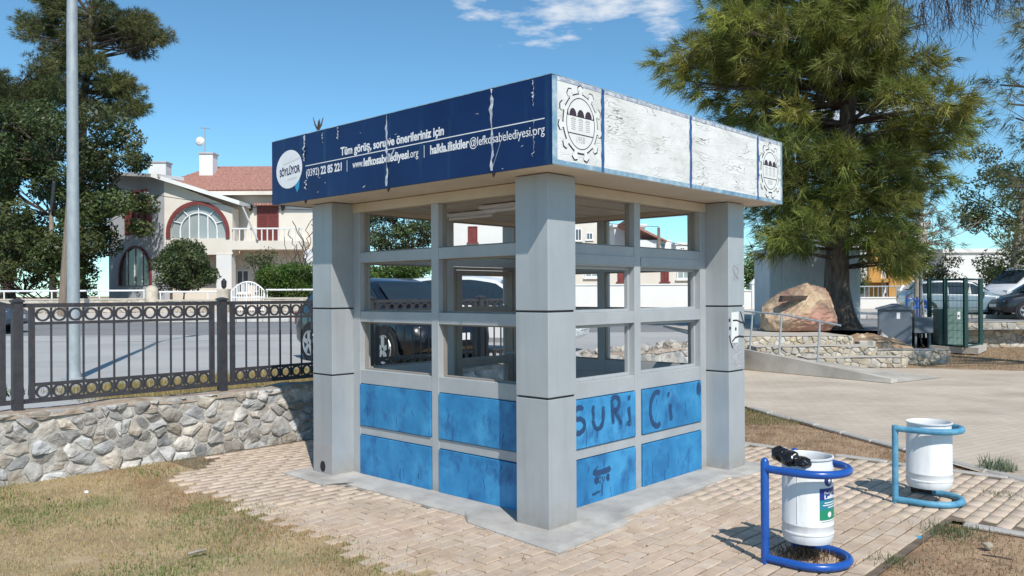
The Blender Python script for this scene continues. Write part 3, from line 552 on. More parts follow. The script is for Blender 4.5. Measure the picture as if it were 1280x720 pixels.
sheet('street', [(-80, 19, .46), (4.9, 19, .46), (5.0, 25.6, zs(25.6)), (10.0, 26.5, zs(26.5)), (13.2, 24.75, zs(24.75)), (90, 24.75, zs(24.75)), (90, 31, zs(31)), (-80, 31, zs(31))], STREET)
sheet('asphalt_lane', [(-80, 22.6, zs(22.6) + .004), (90, 24.9, zs(24.9) + .004), (90, 31, zs(31) + .004), (-80, 31, zs(31) + .004)], ASPH)
for x0, x1, y0 in ((-30, -11.2, 20.6), (-10.2, 1.0, 20.9), (3.0, 14, 28.0)):
    sheet('road_marking', [(x0, y0, zs(y0) + .008), (x1, y0 + .5, zs(y0 + .5) + .008), (x1, y0 + .62, zs(y0 + .62) + .008), (x0, y0 + .14, zs(y0 + .14) + .008)], PAINTW)
sheet('sidewalk', [(-80, 31.15, .76), (90, 31.15, .76), (90, 37.0, .88), (-80, 37.0, .88)], SIDEW)
sheet('yard', [(-700, 37.0, .875), (700, 37.0, .875), (700, 900, 1.4), (-700, 900, 1.4)], DIRT)
# kerb stones along the far pavement, painted pale and dark by turns
KST = pm('kerb_stone', [(0.42, 0.40, 0.37), (0.55, 0.53, 0.5)], scale=3, rough=0.85, bump=0.2, rnd=0.2)
kerb = struct(MB().box((-60, 31.06, 0.3), (60, 31.14, 0.75)).build('kerb', MORTAR))
kme = MB().box((-0.49, -0.07, 0), (0.49, 0.07, 0.15)).mesh('kerb_stone', 0.02); kme.materials.append(KST)
for i in range(60):
    o = bpy.data.objects.new('kerb_stone', kme); COL.objects.link(o); o.parent = kerb; o.location = (-22 + i * 1.0, 31.06, zs(31) + 0.005)

# ------------------------------------------------------------------ block paving round the kiosk
bed = sheet('pavement', [k2w(*q)[:2] for q in ((-0.64, -1.95), (-0.64, 4.46), (4.0, 4.46), (4.0, -7), (2.22, -7), (2.22, -1.95))], SOIL, -0.0095)
variants = []
for i in range(6):
    m = MB(); r = random.Random(i); hx, hy = 0.0960, 0.0457; j = lambda: r.uniform(-0.0015, 0.0015)
    c = [(-hx, -hy), (hx, -hy), (hx, hy), (-hx, hy)]
    m.rings([[(x + j(), y + j(), -0.03) for x, y in c], [(x + j(), y + j(), -0.005) for x, y in c], [(x * .965 + j(), y * .93 + j(), r.uniform(-.0012, .001)) for x, y in c]], cap0=False)
    me = m.mesh('paver'); me.materials.append(PAVER); white_tone(me); variants.append(me)
cells = []
def noise2(x, y, s=1.0): return mnoise.noise(Vector((x * s, y * s, 3.7)))
row = 0; y = -5.4
while y < 4.44:
    x = -1.35 + (0.104 if row % 2 else 0.0) + random.uniform(-.006, .006)
    while x < 4.0:
        ok = False
        if x > 2.24 or y > -1.93: ok = True
        edge = -1.02 + 0.16 * noise2(x, y, 0.9) + (0.0 if y > 0.8 else -0.12)
        if x < edge: ok = False
        if x > 4.0 - 0.1: ok = False
        if (-0.02 < x < W + 0.15 and -0.02 < y < W + 0.1): ok = False
        if y > 4.40: ok = False
        if y > 3.9 and x < -0.4 + 0.3 * noise2(y, x, 2): ok = False
        if y < -1.93 and y > -1.0: ok = False
        if ok: cells.append((x, y))
        x += 0.2045
    y += 0.1045; row += 1
def vis_key(c):
    w = k2w(*c); px = 640 + FPX * w.x / max(w.y, .1); py = HORY + FPX * EYE / max(w.y, .1)
    inside = 0 <= px <= 1280 and py <= 735 and w.y > 3
    return (0 if inside else 1, w.length)
cells.sort(key=vis_key)
for c in cells[:300]:
    o = bpy.data.objects.new('paver', random.choice(variants)); COL.objects.link(o); o.parent = bed
    w = k2w(*c); o.location = (w.x, w.y, random.gauss(0, 0.0012)); o.rotation_euler = (random.gauss(0, .005), random.gauss(0, .005), TH + random.choice((0, math.pi)) + random.gauss(0, .006))
V = []; F = []; Ct = []
for c in cells[300:]:
    me = random.choice(variants); n = len(V); a = TH + random.gauss(0, .006); w = k2w(*c); ca, sa = math.cos(a), math.sin(a); dz = random.gauss(0, .0012); tone = random.uniform(0.93, 1.06)
    for v in me.vertices: V.append((w.x + ca * v.co.x - sa * v.co.y, w.y + sa * v.co.x + ca * v.co.y, v.co.z + dz))
    for p in me.polygons: F.append(tuple(n + i for i in p.vertices)); Ct.append((tone, tone * random.uniform(.97, 1.01), tone * random.uniform(.93, 1.0)))
o = rawmesh('paver', V, F, PAVER, bed, Ct); stuff(o)
# edging course and low kerbs
edg = MB()
def edging(name, a, b, n, h, w):
    base = struct(MB().poly([(a[0], a[1], -0.03), (b[0], b[1], -0.03), (b[0] + .02, b[1], -0.03), (a[0] + .02, a[1], -0.03)], (0, 0, 0.02)).build(name, SOIL)); A = Vector((*a, 0)); B = Vector((*b, 0)); L_ = (B - A).length / n; ang = math.atan2(b[1] - a[1], b[0] - a[0])
    me = MB().box((-L_ / 2 + .006, -w / 2, -.03), (L_ / 2 - .006, w / 2, h)).mesh('edging_stone', 0.012); me.materials.append(CONC)
    for i in range(n):
        o = bpy.data.objects.new('edging_stone', me); COL.objects.link(o); o.parent = base; o.location = A.lerp(B, (i + .5) / n) + Vector((0, 0, random.uniform(-.012, .004))); o.rotation_euler = (0, 0, ang + random.gauss(0, .01))
edging('path_kerb', (3.42, 11.7), (4.52, 7.0), 9, 0.012, 0.10)
edging('pavement_kerb', k2w(4.03, 3.2)[:2], k2w(4.03, -4.5)[:2], 15, 0.004, 0.08)
edging('bed_kerb', k2w(2.19, -2.02)[:2], k2w(2.19, -5.0)[:2], 6, 0.003, 0.08)

# ------------------------------------------------------------------ dry-stone retaining wall, stone by stone
def clip(poly, nx, ny, c):
    out = []
    for i in range(len(poly)):
        p, q = poly[i], poly[(i + 1) % len(poly)]; dp = p[0] * nx + p[1] * ny - c; dq = q[0] * nx + q[1] * ny - c
        if dp <= 0: out.append(p)
        if (dp < 0 < dq) or (dq < 0 < dp): t = dp / (dp - dq); out.append((p[0] + (q[0] - p[0]) * t, p[1] + (q[1] - p[1]) * t))
    return out
def voronoi_wall(L0, L1, H0, H1, size, rnd, sx=0.8):
    sites = []; y = H0 + size * .3; r = 0
    while y < H1:
        x = L0 + (size * .6 if r % 2 else 0)
        while x < L1:
            sites.append(((x + rnd.uniform(-.5, .5) * size) * sx, y + rnd.uniform(-.46, .46) * size)); x += size * rnd.choice((.55, .8, 1.0, 1.3, 1.7, 2.3))
        y += size * .78; r += 1
    res = []
    for i, s in enumerate(sites):
        poly = [(L0 * sx, H0), (L1 * sx, H0), (L1 * sx, H1), (L0 * sx, H1)]
        for j, q in enumerate(sites):
            if j == i or abs(q[0] - s[0]) > 4 * size: continue
            nx, ny = q[0] - s[0], q[1] - s[1]; c = (q[0] ** 2 + q[1] ** 2 - s[0] ** 2 - s[1] ** 2) / 2
            poly = clip(poly, nx, ny, c)
            if len(poly) < 3: break
        if len(poly) >= 3: res.append([(p[0] / sx, p[1]) for p in poly])
    return res
def stone_mesh(poly, rnd, gap=0.012, bulge=0.05, name='stone', tilt=.45):
    cx = sum(p[0] for p in poly) / len(poly); cy = sum(p[1] for p in poly) / len(poly)
    P = []; cu = rnd.uniform(.10, .24)
    for i in range(len(poly)):       # cut corners once so outlines are rounded
        p, q = poly[i], poly[(i + 1) % len(poly)]; P += [(p[0] * (1 - cu) + q[0] * cu, p[1] * (1 - cu) + q[1] * cu), (p[0] * cu + q[0] * (1 - cu), p[1] * cu + q[1] * (1 - cu))]
    size = max(max(abs(p[0] - cx), abs(p[1] - cy)) for p in P)
    k0 = max(.5, 1 - gap / size); b = bulge * rnd.uniform(.35, 1.3); tx, ty = rnd.uniform(-tilt, tilt), rnd.uniform(-tilt, tilt)
    def ring(k, d, jt): return [(cx + (p[0] - cx) * k + rnd.uniform(-jt, jt), -d - (tx * (p[0] - cx) + ty * (p[1] - cy)) * (d / .05) * .5, cy + (p[1] - cy) * k + rnd.uniform(-jt, jt)) for p in P]
    jt = size * .085
    m = MB(); m.rings([ring(k0, -.05, jt * .3), ring(k0 * .99, b * .35, jt), ring(k0 * .86, b * .85, jt), ring(k0 * .5, b * 1.05, jt * 1.4)], cap0=False)
    for i, v in enumerate(m.v): m.v[i] = (v[0] - cx, v[1], v[2])
    me = m.mesh(name); return me, cx
CAPSOIL = pm('soil_on_wall', [(0.20, 0.14, 0.10), (0.33, 0.26, 0.20), (0.44, 0.40, 0.35)], scale=5, rough=.95, bump=.6, bscale=30)
WALLA = 4.50; WH = 0.645
def retaining_wall():
    o = thing('retaining_wall', 'low grey rubble stone wall under the black iron fence', 'wall', tuple(k2w(0, WALLA)), TH)
    # local frame: x along b, -y towards the kiosk
    m = MB(); rnd = random.Random(21)
    m.box((-5, -0.016, -0.04), (11.6, 0.28, WH - 0.03)); mo = m.build('mortar_core', MORTAR, o)
    cap = MB(); n = 60; R = []
    for i in range(n + 1):
        x = -5 + 16.6 * i / n; z = WH - 0.02 + rnd.uniform(-.02, .015)
        R.append([(x, -0.03 + rnd.uniform(-.015, .01), z - .05), (x, -0.01 + rnd.uniform(-.012, .012), z), (x, 0.14, z + .012), (x, 0.27, z), (x, 0.29, z - .06)])
    cap.rings(R, False, False, closed=False); cap.build('mortar_cap', CAPSOIL, o)
    cnt = 0
    for L0, L1, size in ((-3.4, 1.5, .128), (1.5, 9.5, .275)):
        for poly in voronoi_wall(L0, L1, -0.03, WH - 0.035, size, rnd):
            me, cx = stone_mesh(poly, rnd, gap=0.006, bulge=.036); me.materials.append(STONE)
            s = mobj('stone', me, STONE, o); s.location = (cx, -0.002, 0); cnt += 1
    for i in range(46):      # loose stones along the open top beyond the fence
        r_ = rnd.uniform(.06, .15); bm = bmesh.new(); bmesh.ops.create_icosphere(bm, subdivisions=1, radius=r_)
        for v in bm.verts: v.co *= rnd.uniform(.75, 1.2); v.co.z *= .7
        me = bpy.data.meshes.new('cap_stone'); bm.to_mesh(me); bm.free(); me.materials.append(STONE)
        s = mobj('cap_stone', me, STONE, o); s.location = (rnd.uniform(6.0, 11.5), rnd.uniform(.02, .5), WH - .02 + rnd.uniform(-.05, .05)); s.rotation_euler = (0, 0, rnd.uniform(0, 6))
    print('wall stones', cnt)
retaining_wall()
# ------------------------------------------------------------------ iron fence on the wall
def iron_fence():
    o = thing('iron_fence', 'black iron fence with two rows of rings standing on the rubble wall', 'fence', tuple(k2w(0, 4.60)), TH)
    pitch = 1.956; p0 = 0.011
    ring = bpy.data.meshes.new('ring'); bm = bmesh.new(); R, r = 0.0535, 0.0085; n = 18
    vv = []
    for i in range(n):
        a = 2 * math.pi * i / n
        vv.append([bm.verts.new(((R + dr) * math.cos(a), dy, (R + dr) * math.sin(a))) for dr, dy in ((-r, -.012), (r, -.012), (r, .012), (-r, .012))])
    for i in range(n):
        for j in range(4): bm.faces.new((vv[i][j], vv[i][(j + 1) % 4], vv[(i + 1) % n][(j + 1) % 4], vv[(i + 1) % n][j]))
    bmesh.ops.recalc_face_normals(bm, faces=bm.faces); bm.to_mesh(ring); bm.free(); ring.materials.append(IRON)
    bar = MB().box((-.008, -.008, 0.862), (.008, .008, 1.392)).mesh('bar'); bar.materials.append(IRON)
    stub = MB().box((-.008, -.008, 1.418), (.008, .008, 1.548)).mesh('bar_stub'); stub.materials.append(IRON)
    stub2 = MB().box((-.008, -.008, .726), (.008, .008, .83)).mesh('bar_stub'); stub2.materials.append(IRON)
    post = MB().box((-.04, -.04, WH - .03), (.04, .04, 1.600)); post.rings([[(-.05, -.05, 1.600), (.05, -.05, 1.600), (.05, .05, 1.600), (-.05, .05, 1.600)], [(-.05, -.05, 1.618), (.05, -.05, 1.618), (.05, .05, 1.618), (-.05, .05, 1.618)], [(-.015, -.015, 1.632), (.015, -.015, 1.632), (.015, .015, 1.632), (-.015, .015, 1.632)]])
    post = post.mesh('post', 0); post.materials.append(IRON)
    def add(me, nm, par, x, z=0, y=0): s = bpy.data.objects.new(nm, me); COL.objects.link(s); s.parent = par; s.location = (x, y, z); return s
    for k in range(-2, 4): add(post, 'post', o, p0 + pitch * k)
    for k in range(-2, 3):
        x0 = p0 + pitch * k + .095; x1 = p0 + pitch * (k + 1) - .095
        m = MB(); m.box((x0 - .058, -.02, 1.55), (x1 + .058, .02, 1.588)); m.box((x0 - .058, -.018, .682), (x1 + .058, .018, .722))
        for z0, z1 in ((1.392, 1.418), (.832, .862)): m.box((x0 + .045, -.013, z0), (x1 - .045, .013, z1))
        for x in (x0, x1 - .045): m.box((x, -.021, .722), (x + .045, .021, 1.55))
        pn = m.build('fence_panel', IRON, o)
        sp = (x1 - x0 - .09) / 12
        for i in range(12):
            cx = x0 + .045 + sp * (i + .5)
            add(ring, 'ring', pn, cx, 1.483); add(ring, 'ring', pn, cx, .778)
            if i: add(bar, 'bar', pn, cx - sp / 2); add(stub, 'bar_stub', pn, cx - sp / 2); add(stub2, 'bar_stub', pn, cx - sp / 2)
iron_fence()

# ------------------------------------------------------------------ litter bins
def u_path(zc, sep, e, R=None, n=16, start=0.0, cut=0.0):
    """hairpin: from post 1 (0,0) out along -y, half circle, back to post 2 (sep,0); cut shortens the far leg"""
    R = sep / 2; pts = [(0, 0, zc), (0, -e * .5, zc), (0, -e, zc)]
    for i in range(1, n): a = math.pi - math.pi * i / n; pts.append((R + R * math.cos(a + math.pi * 0) * 1.0, -e - R * math.sin(math.pi * i / n), zc))
    pts += [(sep, -e, zc)]
    pts += [(sep, -e + (e - cut) * t, zc) for t in (.5, 1.0)]
    return pts
def drum(parent, cx, cy, r, z0, z1, seam=True):
    prof = [(r * .35, z0 + .012), (r * .93, z0 + .006), (r * .97, z0 + .02), (r, z0 + .045), (r, z0 + .058), (r + .004, z0 + .062), (r + .004, z0 + .070), (r, z0 + .074), (r, z0 + .112), (r + .003, z0 + .116), (r + .003, z0 + .122), (r, z0 + .126), (r, z1 - .06), (r * .965, z1 - .045), (r * .965, z1 - .012), (r + .004, z1 - .008), (r + .005, z1), (r - .006, z1 + .002), (r - .012, z1 - .01), (r * .93, z1 - .05), (r * .93, z0 + .05), (0.005, z0 + .04)]
    m = MB(); m.lathe(prof, 40, (cx, cy, 0)); d = m.build('drum', BINW, parent, smooth='auto')
    if seam:
        s = MB(); a = math.radians(180); p = lambda z: (cx + (r + .0005) * math.cos(a), cy + (r + .0005) * math.sin(a), z); s.tube([p(z0 + .13), p(z1 - .065)], .0022, 5); s.build('weld_seam', BINW, d)
    return d
def bin_near():
    o = thing('litter_bin', 'white drum litter bin in glossy blue pipe frame with black bag over its rim', 'bin', (1.54, 4.98, 0), TH, 'litter bins on the pavement')
    sep, e = .43, .20
    for x in (0, sep): m = MB(); m.tube([(x, 0, -.02), (x, 0, .615), (x, 0, .632), (x, 0, .642)], [.025, .025, .019, .006], 14); m.build('post', BLUEPIPE, o, smooth='auto')
    m = MB(); m.tube(u_path(.575, sep, e), .024, 14); m.build('upper_hoop', BLUEPIPE, o, smooth='auto')
    m = MB(); m.tube(u_path(.030, sep, e), .024, 14); m.build('lower_hoop', BLUEPIPE, o, smooth='auto')
    cx, cy, r, z0, z1 = sep / 2, -.175, .150, .125, .648
    d = drum(o, cx, cy, r, z0, z1)
    m = MB(); m.tube([(0.02, cy, .575), (cx - r + .002, cy, .575)], .008, 8); m.tube([(cx + r - .002, cy, .575), (sep - .02, cy, .575)], .008, 8); m.build('pivot_pin', GALV, o)
    # sticker on the side facing right and front: angles in the local frame
    def patch(a0, a1, za, zb, mat, nm, off=.0012):
        q = MB(); n = 10; R = []
        for rr in (r + off, r + off + .0006):
            pass
        lo = [(cx + (r + off) * math.cos(math.radians(a0 + (a1 - a0) * i / n)), cy + (r + off) * math.sin(math.radians(a0 + (a1 - a0) * i / n))) for i in range(n + 1)]
        k = 0
        for i, (x, y) in enumerate(lo): q.v += [(x, y, za), (x, y, zb)]
        for i in range(n): q.f.append((2 * i, 2 * i + 2, 2 * i + 3, 2 * i + 1))
        return q.build(nm, mat, d, smooth=True)
    A0, A1 = 230.0, 288.0
    patch(A0, A1, .285, .475, ST_BLUE, 'sticker', .0010); patch(A0, A1, .345, .405, ST_TEAL, 'sticker_band', .0016); patch(A0, A1, .285, .345, ST_GREEN, 'sticker_band', .0017); patch(A0, A1, .262, .284, LETTER, 'sticker_band', .0016)
    def wrap(me, ang, z, off):       # bend flat print round the drum
        for v in me.vertices:
            a = math.radians(ang) + v.co.x / r; rr = r + off + v.co.z; v.co = Vector((cx + rr * math.cos(a), cy + rr * math.sin(a), z + v.co.y))
        return me
    for s, z, size, wd, bold in (('Pırıl pırıl', .440, .026, .095, 0), ('Lefko', .412, .032, .10, .0012), ('Temiz', .384, .026, .10, .001)):
        if s == 'Temiz': continue
        mobj('lettering', wrap(text_mesh(s, size, bold, width=wd), A0 + 12, z, .0024), LETTER, d)
    for z, a0, a1 in ((.385, 242, 284), (.371, 238, 286), (.357, 252, 284), (.272, 234, 286)): patch(a0, a1, z, z + .006, LETTER if z > .3 else PALEINK, 'print_line', .0024)
    me = bpy.data.meshes.new('disc'); bm = bmesh.new(); bmesh.ops.create_circle(bm, cap_ends=True, radius=.036, segments=24); bmesh.ops.triangulate(bm, faces=bm.faces); bmesh.ops.subdivide_edges(bm, edges=bm.edges, cuts=2); bm.to_mesh(me); bm.free(); mobj('sticker_disc', wrap(me, 256, .520, .0012), ST_BLUE, d)
    for dx, dy, rx, ry in ((0, .016, .007, .007), (0, -.006, .012, .014)):
        me = bpy.data.meshes.new('fig'); bm = bmesh.new(); bmesh.ops.create_circle(bm, cap_ends=True, radius=1, segments=14); bm.to_mesh(me); bm.free()
        for v in me.vertices: v.co = Vector((dx + v.co.x * rx, dy + v.co.y * ry, 0))
        mobj('sticker_figure', wrap(me, 258, .520, .002), LETTER, d)
    me = bpy.data.meshes.new('badge'); bm = bmesh.new(); bmesh.ops.create_circle(bm, cap_ends=True, radius=.017, segments=16); bm.to_mesh(me); bm.free(); mobj('sticker_badge', wrap(me, 258, .316, .0024), LETTER, d)
    # bag
    bag = MB(); rnd = random.Random(4)
    bo = bpy.data.objects.new('x', None); bpy.data.objects.remove(bo)
    bm = bmesh.new()
    for (bx, by, bz, sx, sy, sz) in ((cx - .085, cy + .135, .648, .050, .052, .046), (cx - .130, cy + .055, .642, .048, .058, .044), (cx - .142, cy - .030, .628, .040, .052, .030), (cx - .06, cy + .04, .612, .095, .10, .030)):
        g = bmesh.ops.create_icosphere(bm, subdivisions=3, radius=1)
        for v in g['verts']:
            c = v.co.copy(); k = 1 + .30 * mnoise.noise(c * 1.7 + Vector((bx * 30, 0, 0))) + .18 * abs(mnoise.noise(c * 3.6 + Vector((0, by * 40, 0)))); v.co = Vector((bx + c.x * sx * k, by + c.y * sy * k, bz + c.z * sz * k))
    me = bpy.data.meshes.new('rubbish_bag'); bm.to_mesh(me); bm.free()
    b_ = mobj('rubbish_bag', me, BAG, None, True); b_.location = (1.54, 4.98, 0); b_.rotation_euler = (0, 0, TH); tag(b_, 'crumpled black rubbish bag stuffed over the rim of the white bin', 'bag')
def bin_far():
    o = thing('litter_bin', 'white drum litter bin in faded light blue rusty pipe frame without a bag', 'bin', (3.0, 6.39, 0), TH, 'litter bins on the pavement')
    sep, e = .43, .20
    m = MB(); m.tube([(0, 0, -.02), (0, 0, .3), (0, 0, .605)], .024, 12); m.build('post', OLDPIPE, o, smooth='auto')
    m = MB(); m.tube(u_path(.580, sep, e, cut=0.02), .024, 12); m.build('upper_hoop', OLDPIPE, o, smooth='auto')
    m = MB(); m.tube(u_path(.026, sep, e, cut=0.02), .025, 12); m.build('lower_hoop', OLDPIPE, o, smooth='auto')
    m = MB(); m.tube([(sep, -.15, .028), (sep, -.01, .028), (sep, .01, .03)], .0262, 12); m.build('rusted_end', RUST, o)
    cx, cy, r, z0, z1 = sep / 2 , -.185, .165, .115, .628
    drum(o, cx, cy, r, z0, z1, seam=False)
    m = MB(); m.tube([(0.02, cy, .58), (cx - r + .002, cy, .58)], .008, 8); m.tube([(cx + r - .002, cy, .58), (sep - .02, cy, .58)], .008, 8); m.build('pivot_pin', GALV, o)
ST_BLUE = plain('sticker_blue', (0.01, 0.04, 0.24), 0.4); ST_TEAL = plain('sticker_teal', (0.02, 0.22, 0.30), 0.4); ST_GREEN = plain('sticker_green', (0.015, 0.26, 0.14), 0.4)
bin_near(); bin_far()
# ================================================================== street furniture and the steps on the right
def lamp_post():
    b = gnd(92, 475, .33); b = Vector((-6.28, 11.66, .46))
    o = thing('lamp_post', 'tall galvanised street lamp post behind the iron fence', 'lamp post', tuple(b))
    MB().tube([(0, 0, 0), (0, 0, 5), (0.05, 0, 10.2)], [.088, .072, .05], 14).build('pole', GALV, o, smooth='auto')
    MB().lathe([(.16, 0), (.16, .02), (.10, .03), (.09, .12)], 14).build('base_flange', GALV, o, smooth='auto')
    MB().tube([(0.05, 0, 10.15), (0.1, .5, 10.6), (.15, 1.6, 10.75)], .035, 8).build('arm', GALV, o, smooth='auto')
    MB().box((.03, 1.5, 10.68), (.28, 2.2, 10.8)).build('lamp_head', GALV, o, bevel=.03)
lamp_post()
WOOD = pm('weathered_wood', [(0.16, 0.12, 0.09), (0.27, 0.215, 0.165)], scale=6, rough=0.9, bump=0.3, stretch=(4, 4, .4))
def util_pole(px, pb, Y, top, label, r=.13, arms=True, lean=0.0):
    z0 = .85; b = at(px, pb, Y); b.z = z0
    o = thing('utility_pole', label, 'utility pole', tuple(b), 0, 'utility poles along the street')
    MB().tube([(0, 0, 0), (lean * .5, 0, top / 2), (lean, 0, top)], [r, r * .85, r * .65], 9).build('pole', WOOD, o, smooth='auto')
    if arms:
        MB().box((lean - .7, -.05, top - .55), (lean + .7, .05, top - .43)).build('crossarm', WOOD, o)
    return b + Vector((lean, 0, top - .45))
P1 = util_pole(77, 370, 34.0, 6.2, 'slim leaning wooden utility pole in front of the left garden wall', .16, False, .45)
P2 = util_pole(824, 380, 47.0, 4.6, 'dark utility pole in front of the white house behind the kiosk', .13, False)
# right-hand terraces: stone risers, a flagged top, rubble behind
FLAG = pm('flagstone', [(0.40, 0.36, 0.31), (0.52, 0.475, 0.42)], scale=2.4, rough=0.9, bump=0.3, bscale=20)
def terrace(name, label, x0, x1, y0, y1, z0, z1, size, seed, cat='terrace'):
    o = thing(name, label, cat, (x0, y0, z0)); L = x1 - x0; H = z1 - z0; rnd = random.Random(seed)
    MB().box((0, 0, -.04), (L, y1 - y0, H - .012)).build('core', MORTAR, o)
    t = MB(); n = max(3, int(L / .5)); top = []
    for i in range(n + 1): top.append([(L * i / n, -.03 + rnd.uniform(-.02, .02), H + rnd.uniform(-.015, .01)), (L * i / n, (y1 - y0) * .5, H + rnd.uniform(-.004, .008)), (L * i / n, y1 - y0, H)])
    t.rings(top, False, False, closed=False); t.build('top_surface', FLAG, o)
    for poly in voronoi_wall(0, L, -.03, H - .01, size, rnd):
        me, cx = stone_mesh(poly, rnd, .008, .035, tilt=.25); me.materials.append(PALESTONE); s = mobj('stone', me, PALESTONE, o); s.location = (cx, 0, 0)
    if L > 0:
        for poly in voronoi_wall(0, y1 - y0, -.03, H - .01, size, rnd):
            me, cx = stone_mesh(poly, rnd, .008, .035, tilt=.25); s = mobj('stone', me, PALESTONE, o); s.location = (L, cx, 0); s.rotation_euler = (0, 0, math.pi / 2)
PALESTONE = pm('pale_stone', [(0.33, 0.285, 0.22), (0.46, 0.405, 0.325), (0.56, 0.50, 0.415)], scale=5, rough=0.9, bump=0.5, bscale=20, rnd=.22, hue=.5)
terrace('stone_step', 'lowest pale stone step of the terrace behind the ramp', 6.55, 8.75, 18.1, 18.75, 0, .20, .125, 31, 'step')
terrace('stone_step', 'middle pale stone step of the terrace behind the ramp', 5.6, 8.35, 18.7, 19.5, 0, .41, .125, 32, 'step')
terrace('stone_terrace', 'top stone terrace carrying the boulder and the big pine', 4.9, 8.1, 19.4, 26.4, 0, .62, .135, 33)
terrace('stone_planter', 'low dry stone wall in front of the grey electrical cabinet', 8.45, 10.15, 18.9, 19.5, 0, .30, .125, 34, 'wall')
terrace('stone_retaining_wall', 'pale rubble wall holding up the street behind the dry bank', 12.9, 24.0, 24.3, 24.8, 0, .74, .20, 35, 'wall')
# rubble heap between terrace and cabinet
def rubble():
    o = thing('rubble_heap', 'heap of broken stones and roots at the foot of the pine', 'rubble', (9.2, 21.2, 0)); rnd = random.Random(6)
    m = MB(); n = 12; R = []
    for j, (k, z) in enumerate(((1.0, -.05), (.86, .22), (.6, .42), (.2, .55))):
        R.append([(1.35 * k * math.cos(2 * math.pi * i / n) * rnd.uniform(.9, 1.1), 1.1 * k * math.sin(2 * math.pi * i / n) * rnd.uniform(.9, 1.1), z + rnd.uniform(-.05, .05)) for i in range(n)])
    m.rings(R, False); m.build('soil_core', DIRT, o)
    for i in range(60):
        r_ = rnd.uniform(.05, .17); bm = bmesh.new(); bmesh.ops.create_icosphere(bm, subdivisions=1, radius=r_)
        for v in bm.verts: v.co *= rnd.uniform(.7, 1.25)
        me = bpy.data.meshes.new('stone'); bm.to_mesh(me); bm.free(); a = rnd.uniform(0, 6.28); k = math.sqrt(rnd.random()); s = mobj('stone', me, PALESTONE, o)
        s.location = (1.35 * k * math.cos(a), 1.1 * k * math.sin(a), max(.02, .55 * (1 - k ** 1.3))); s.rotation_euler = (0, 0, a)
rubble()
# ramp side wall (sloping) and its handrail
def ramp():
    o = thing('ramp_wall', 'sloping concrete ramp kerb dropping to the driveway', 'kerb', (0, 0, 0))
    A = Vector((6.85, 14.75, 0)); B = Vector((4.86, 17.75, 0)); d = (B - A).normalized(); n = Vector((d.y, -d.x, 0))
    R = []
    for t, h in ((0, .07), (.25, .17), (.6, .31), (1.0, .45)):
        p = A.lerp(B, t); R.append([p, p + n * .22, p + n * .22 + Vector((0, 0, h * .96)), p + n * .02 + Vector((0, 0, h))])
    MB().rings(R).build('kerb_wall', OLDCONC, o)
    R = []
    for t, h in ((0, .0), (.3, .04), (.6, .11), (1.0, .20)):
        p = A.lerp(B, t) + n * .22; R.append([p, p + n * 1.5, p + n * 1.5 + Vector((0, 0, h)), p + Vector((0, 0, h))])
    MB().rings(R).build('ramp_slab', OLDCONC, o)
    h = thing('handrail', 'thin steel handrail on slanted posts in front of the boulder', 'handrail', (0, 0, 0))
    tops = []
    for (px, pb, pt, Y) in ((939, 425, 390, 18.3), (975, 440, 393, 17.4), (1023, 452, 402, 16.6)):
        b = at(px - 2, pb, Y); t = at(px + 2, pt, Y); MB().tube([(b.x, b.y, b.z - .25), t], .022, 8).build('post', GALV, h); tops.append(t)
    e0 = tops[0] + (tops[0] - tops[1]) * 1.2; e1 = tops[2] + (tops[2] - tops[1]) * .5
    MB().tube([e0] + tops + [e1], .019, 8).build('rail', GALV, h)
ramp()
# boulder with a plaque recess
def boulder():
    c = at(1001, 415, 21.6); bm = bmesh.new(); bmesh.ops.create_icosphere(bm, subdivisions=5, radius=1)
    prof = [(957, 418), (957, 402), (968, 388), (990, 366), (1004, 359), (1030, 365), (1040, 385), (1045, 405), (1040, 416), (1015, 419), (985, 417)]
    rr = random.Random(14); cuts = [((-.70, -.45, .55), .66), ((.30, -.92, .22), .70), ((.86, -.30, .42), .74), ((-.15, -.55, .82), .80), ((.55, .2, .8), .80), ((-.95, -.1, -.1), .93), ((.1, -.75, -.55), .72), ((.95, .1, -.1), .92)]
    cuts = [(Vector(n_).normalized(), d_) for n_, d_ in cuts]
    for v in bm.verts:
        d = v.co.normalized(); p = d * (1 + .10 * mnoise.noise(d * 1.6 + Vector((4, 1, 2))))
        for n_, d_ in cuts:
            e = p.dot(n_) - d_
            if e > 0: p -= n_ * e * .92
        p += d * (.05 * mnoise.noise(d * 4.1) + .035 * mnoise.noise(d * 9) + .02 * abs(mnoise.noise(d * 21)))
        v.co = Vector(((p.x + .22 * p.z) * 1.03, p.y * .85, p.z * .80 + .50))
        if v.co.z < .06: v.co.z = .06 - (.06 - v.co.z) * .2
    me = bpy.data.meshes.new('rock'); bm.to_mesh(me); bm.free()
    o = thing('boulder', 'large pink and ochre boulder standing on the stone terrace', 'boulder', (c.x, c.y, .60))
    mobj('rock', me, ROCK, o, False)
    p = at(993, 373, 21.0); m = MB(); m.poly([(-.34, 0, -.07), (.30, .02, -.01), (.36, .03, .09), (-.30, 0, .09)], (0, .25, 0)); q = m.build('plaque', PLAQUE, o); q.location = (p.x - c.x, p.y - c.y - .02, p.z - .60 - .02); q['label'] = 'dark brown plaque slot near the top'
ROCK = pm('ochre_rock', [(0.24, 0.15, 0.11), (0.47, 0.33, 0.21), (0.62, 0.50, 0.35)], scale=2.3, rough=.9, bump=.9, bscale=9, bdist=.05, second=((0.40, 0.19, 0.155), .9, .45, .58, .8, (1, 1, 1)))
PLAQUE = plain('plaque_brown', (0.055, 0.03, 0.022), .6)
boulder()
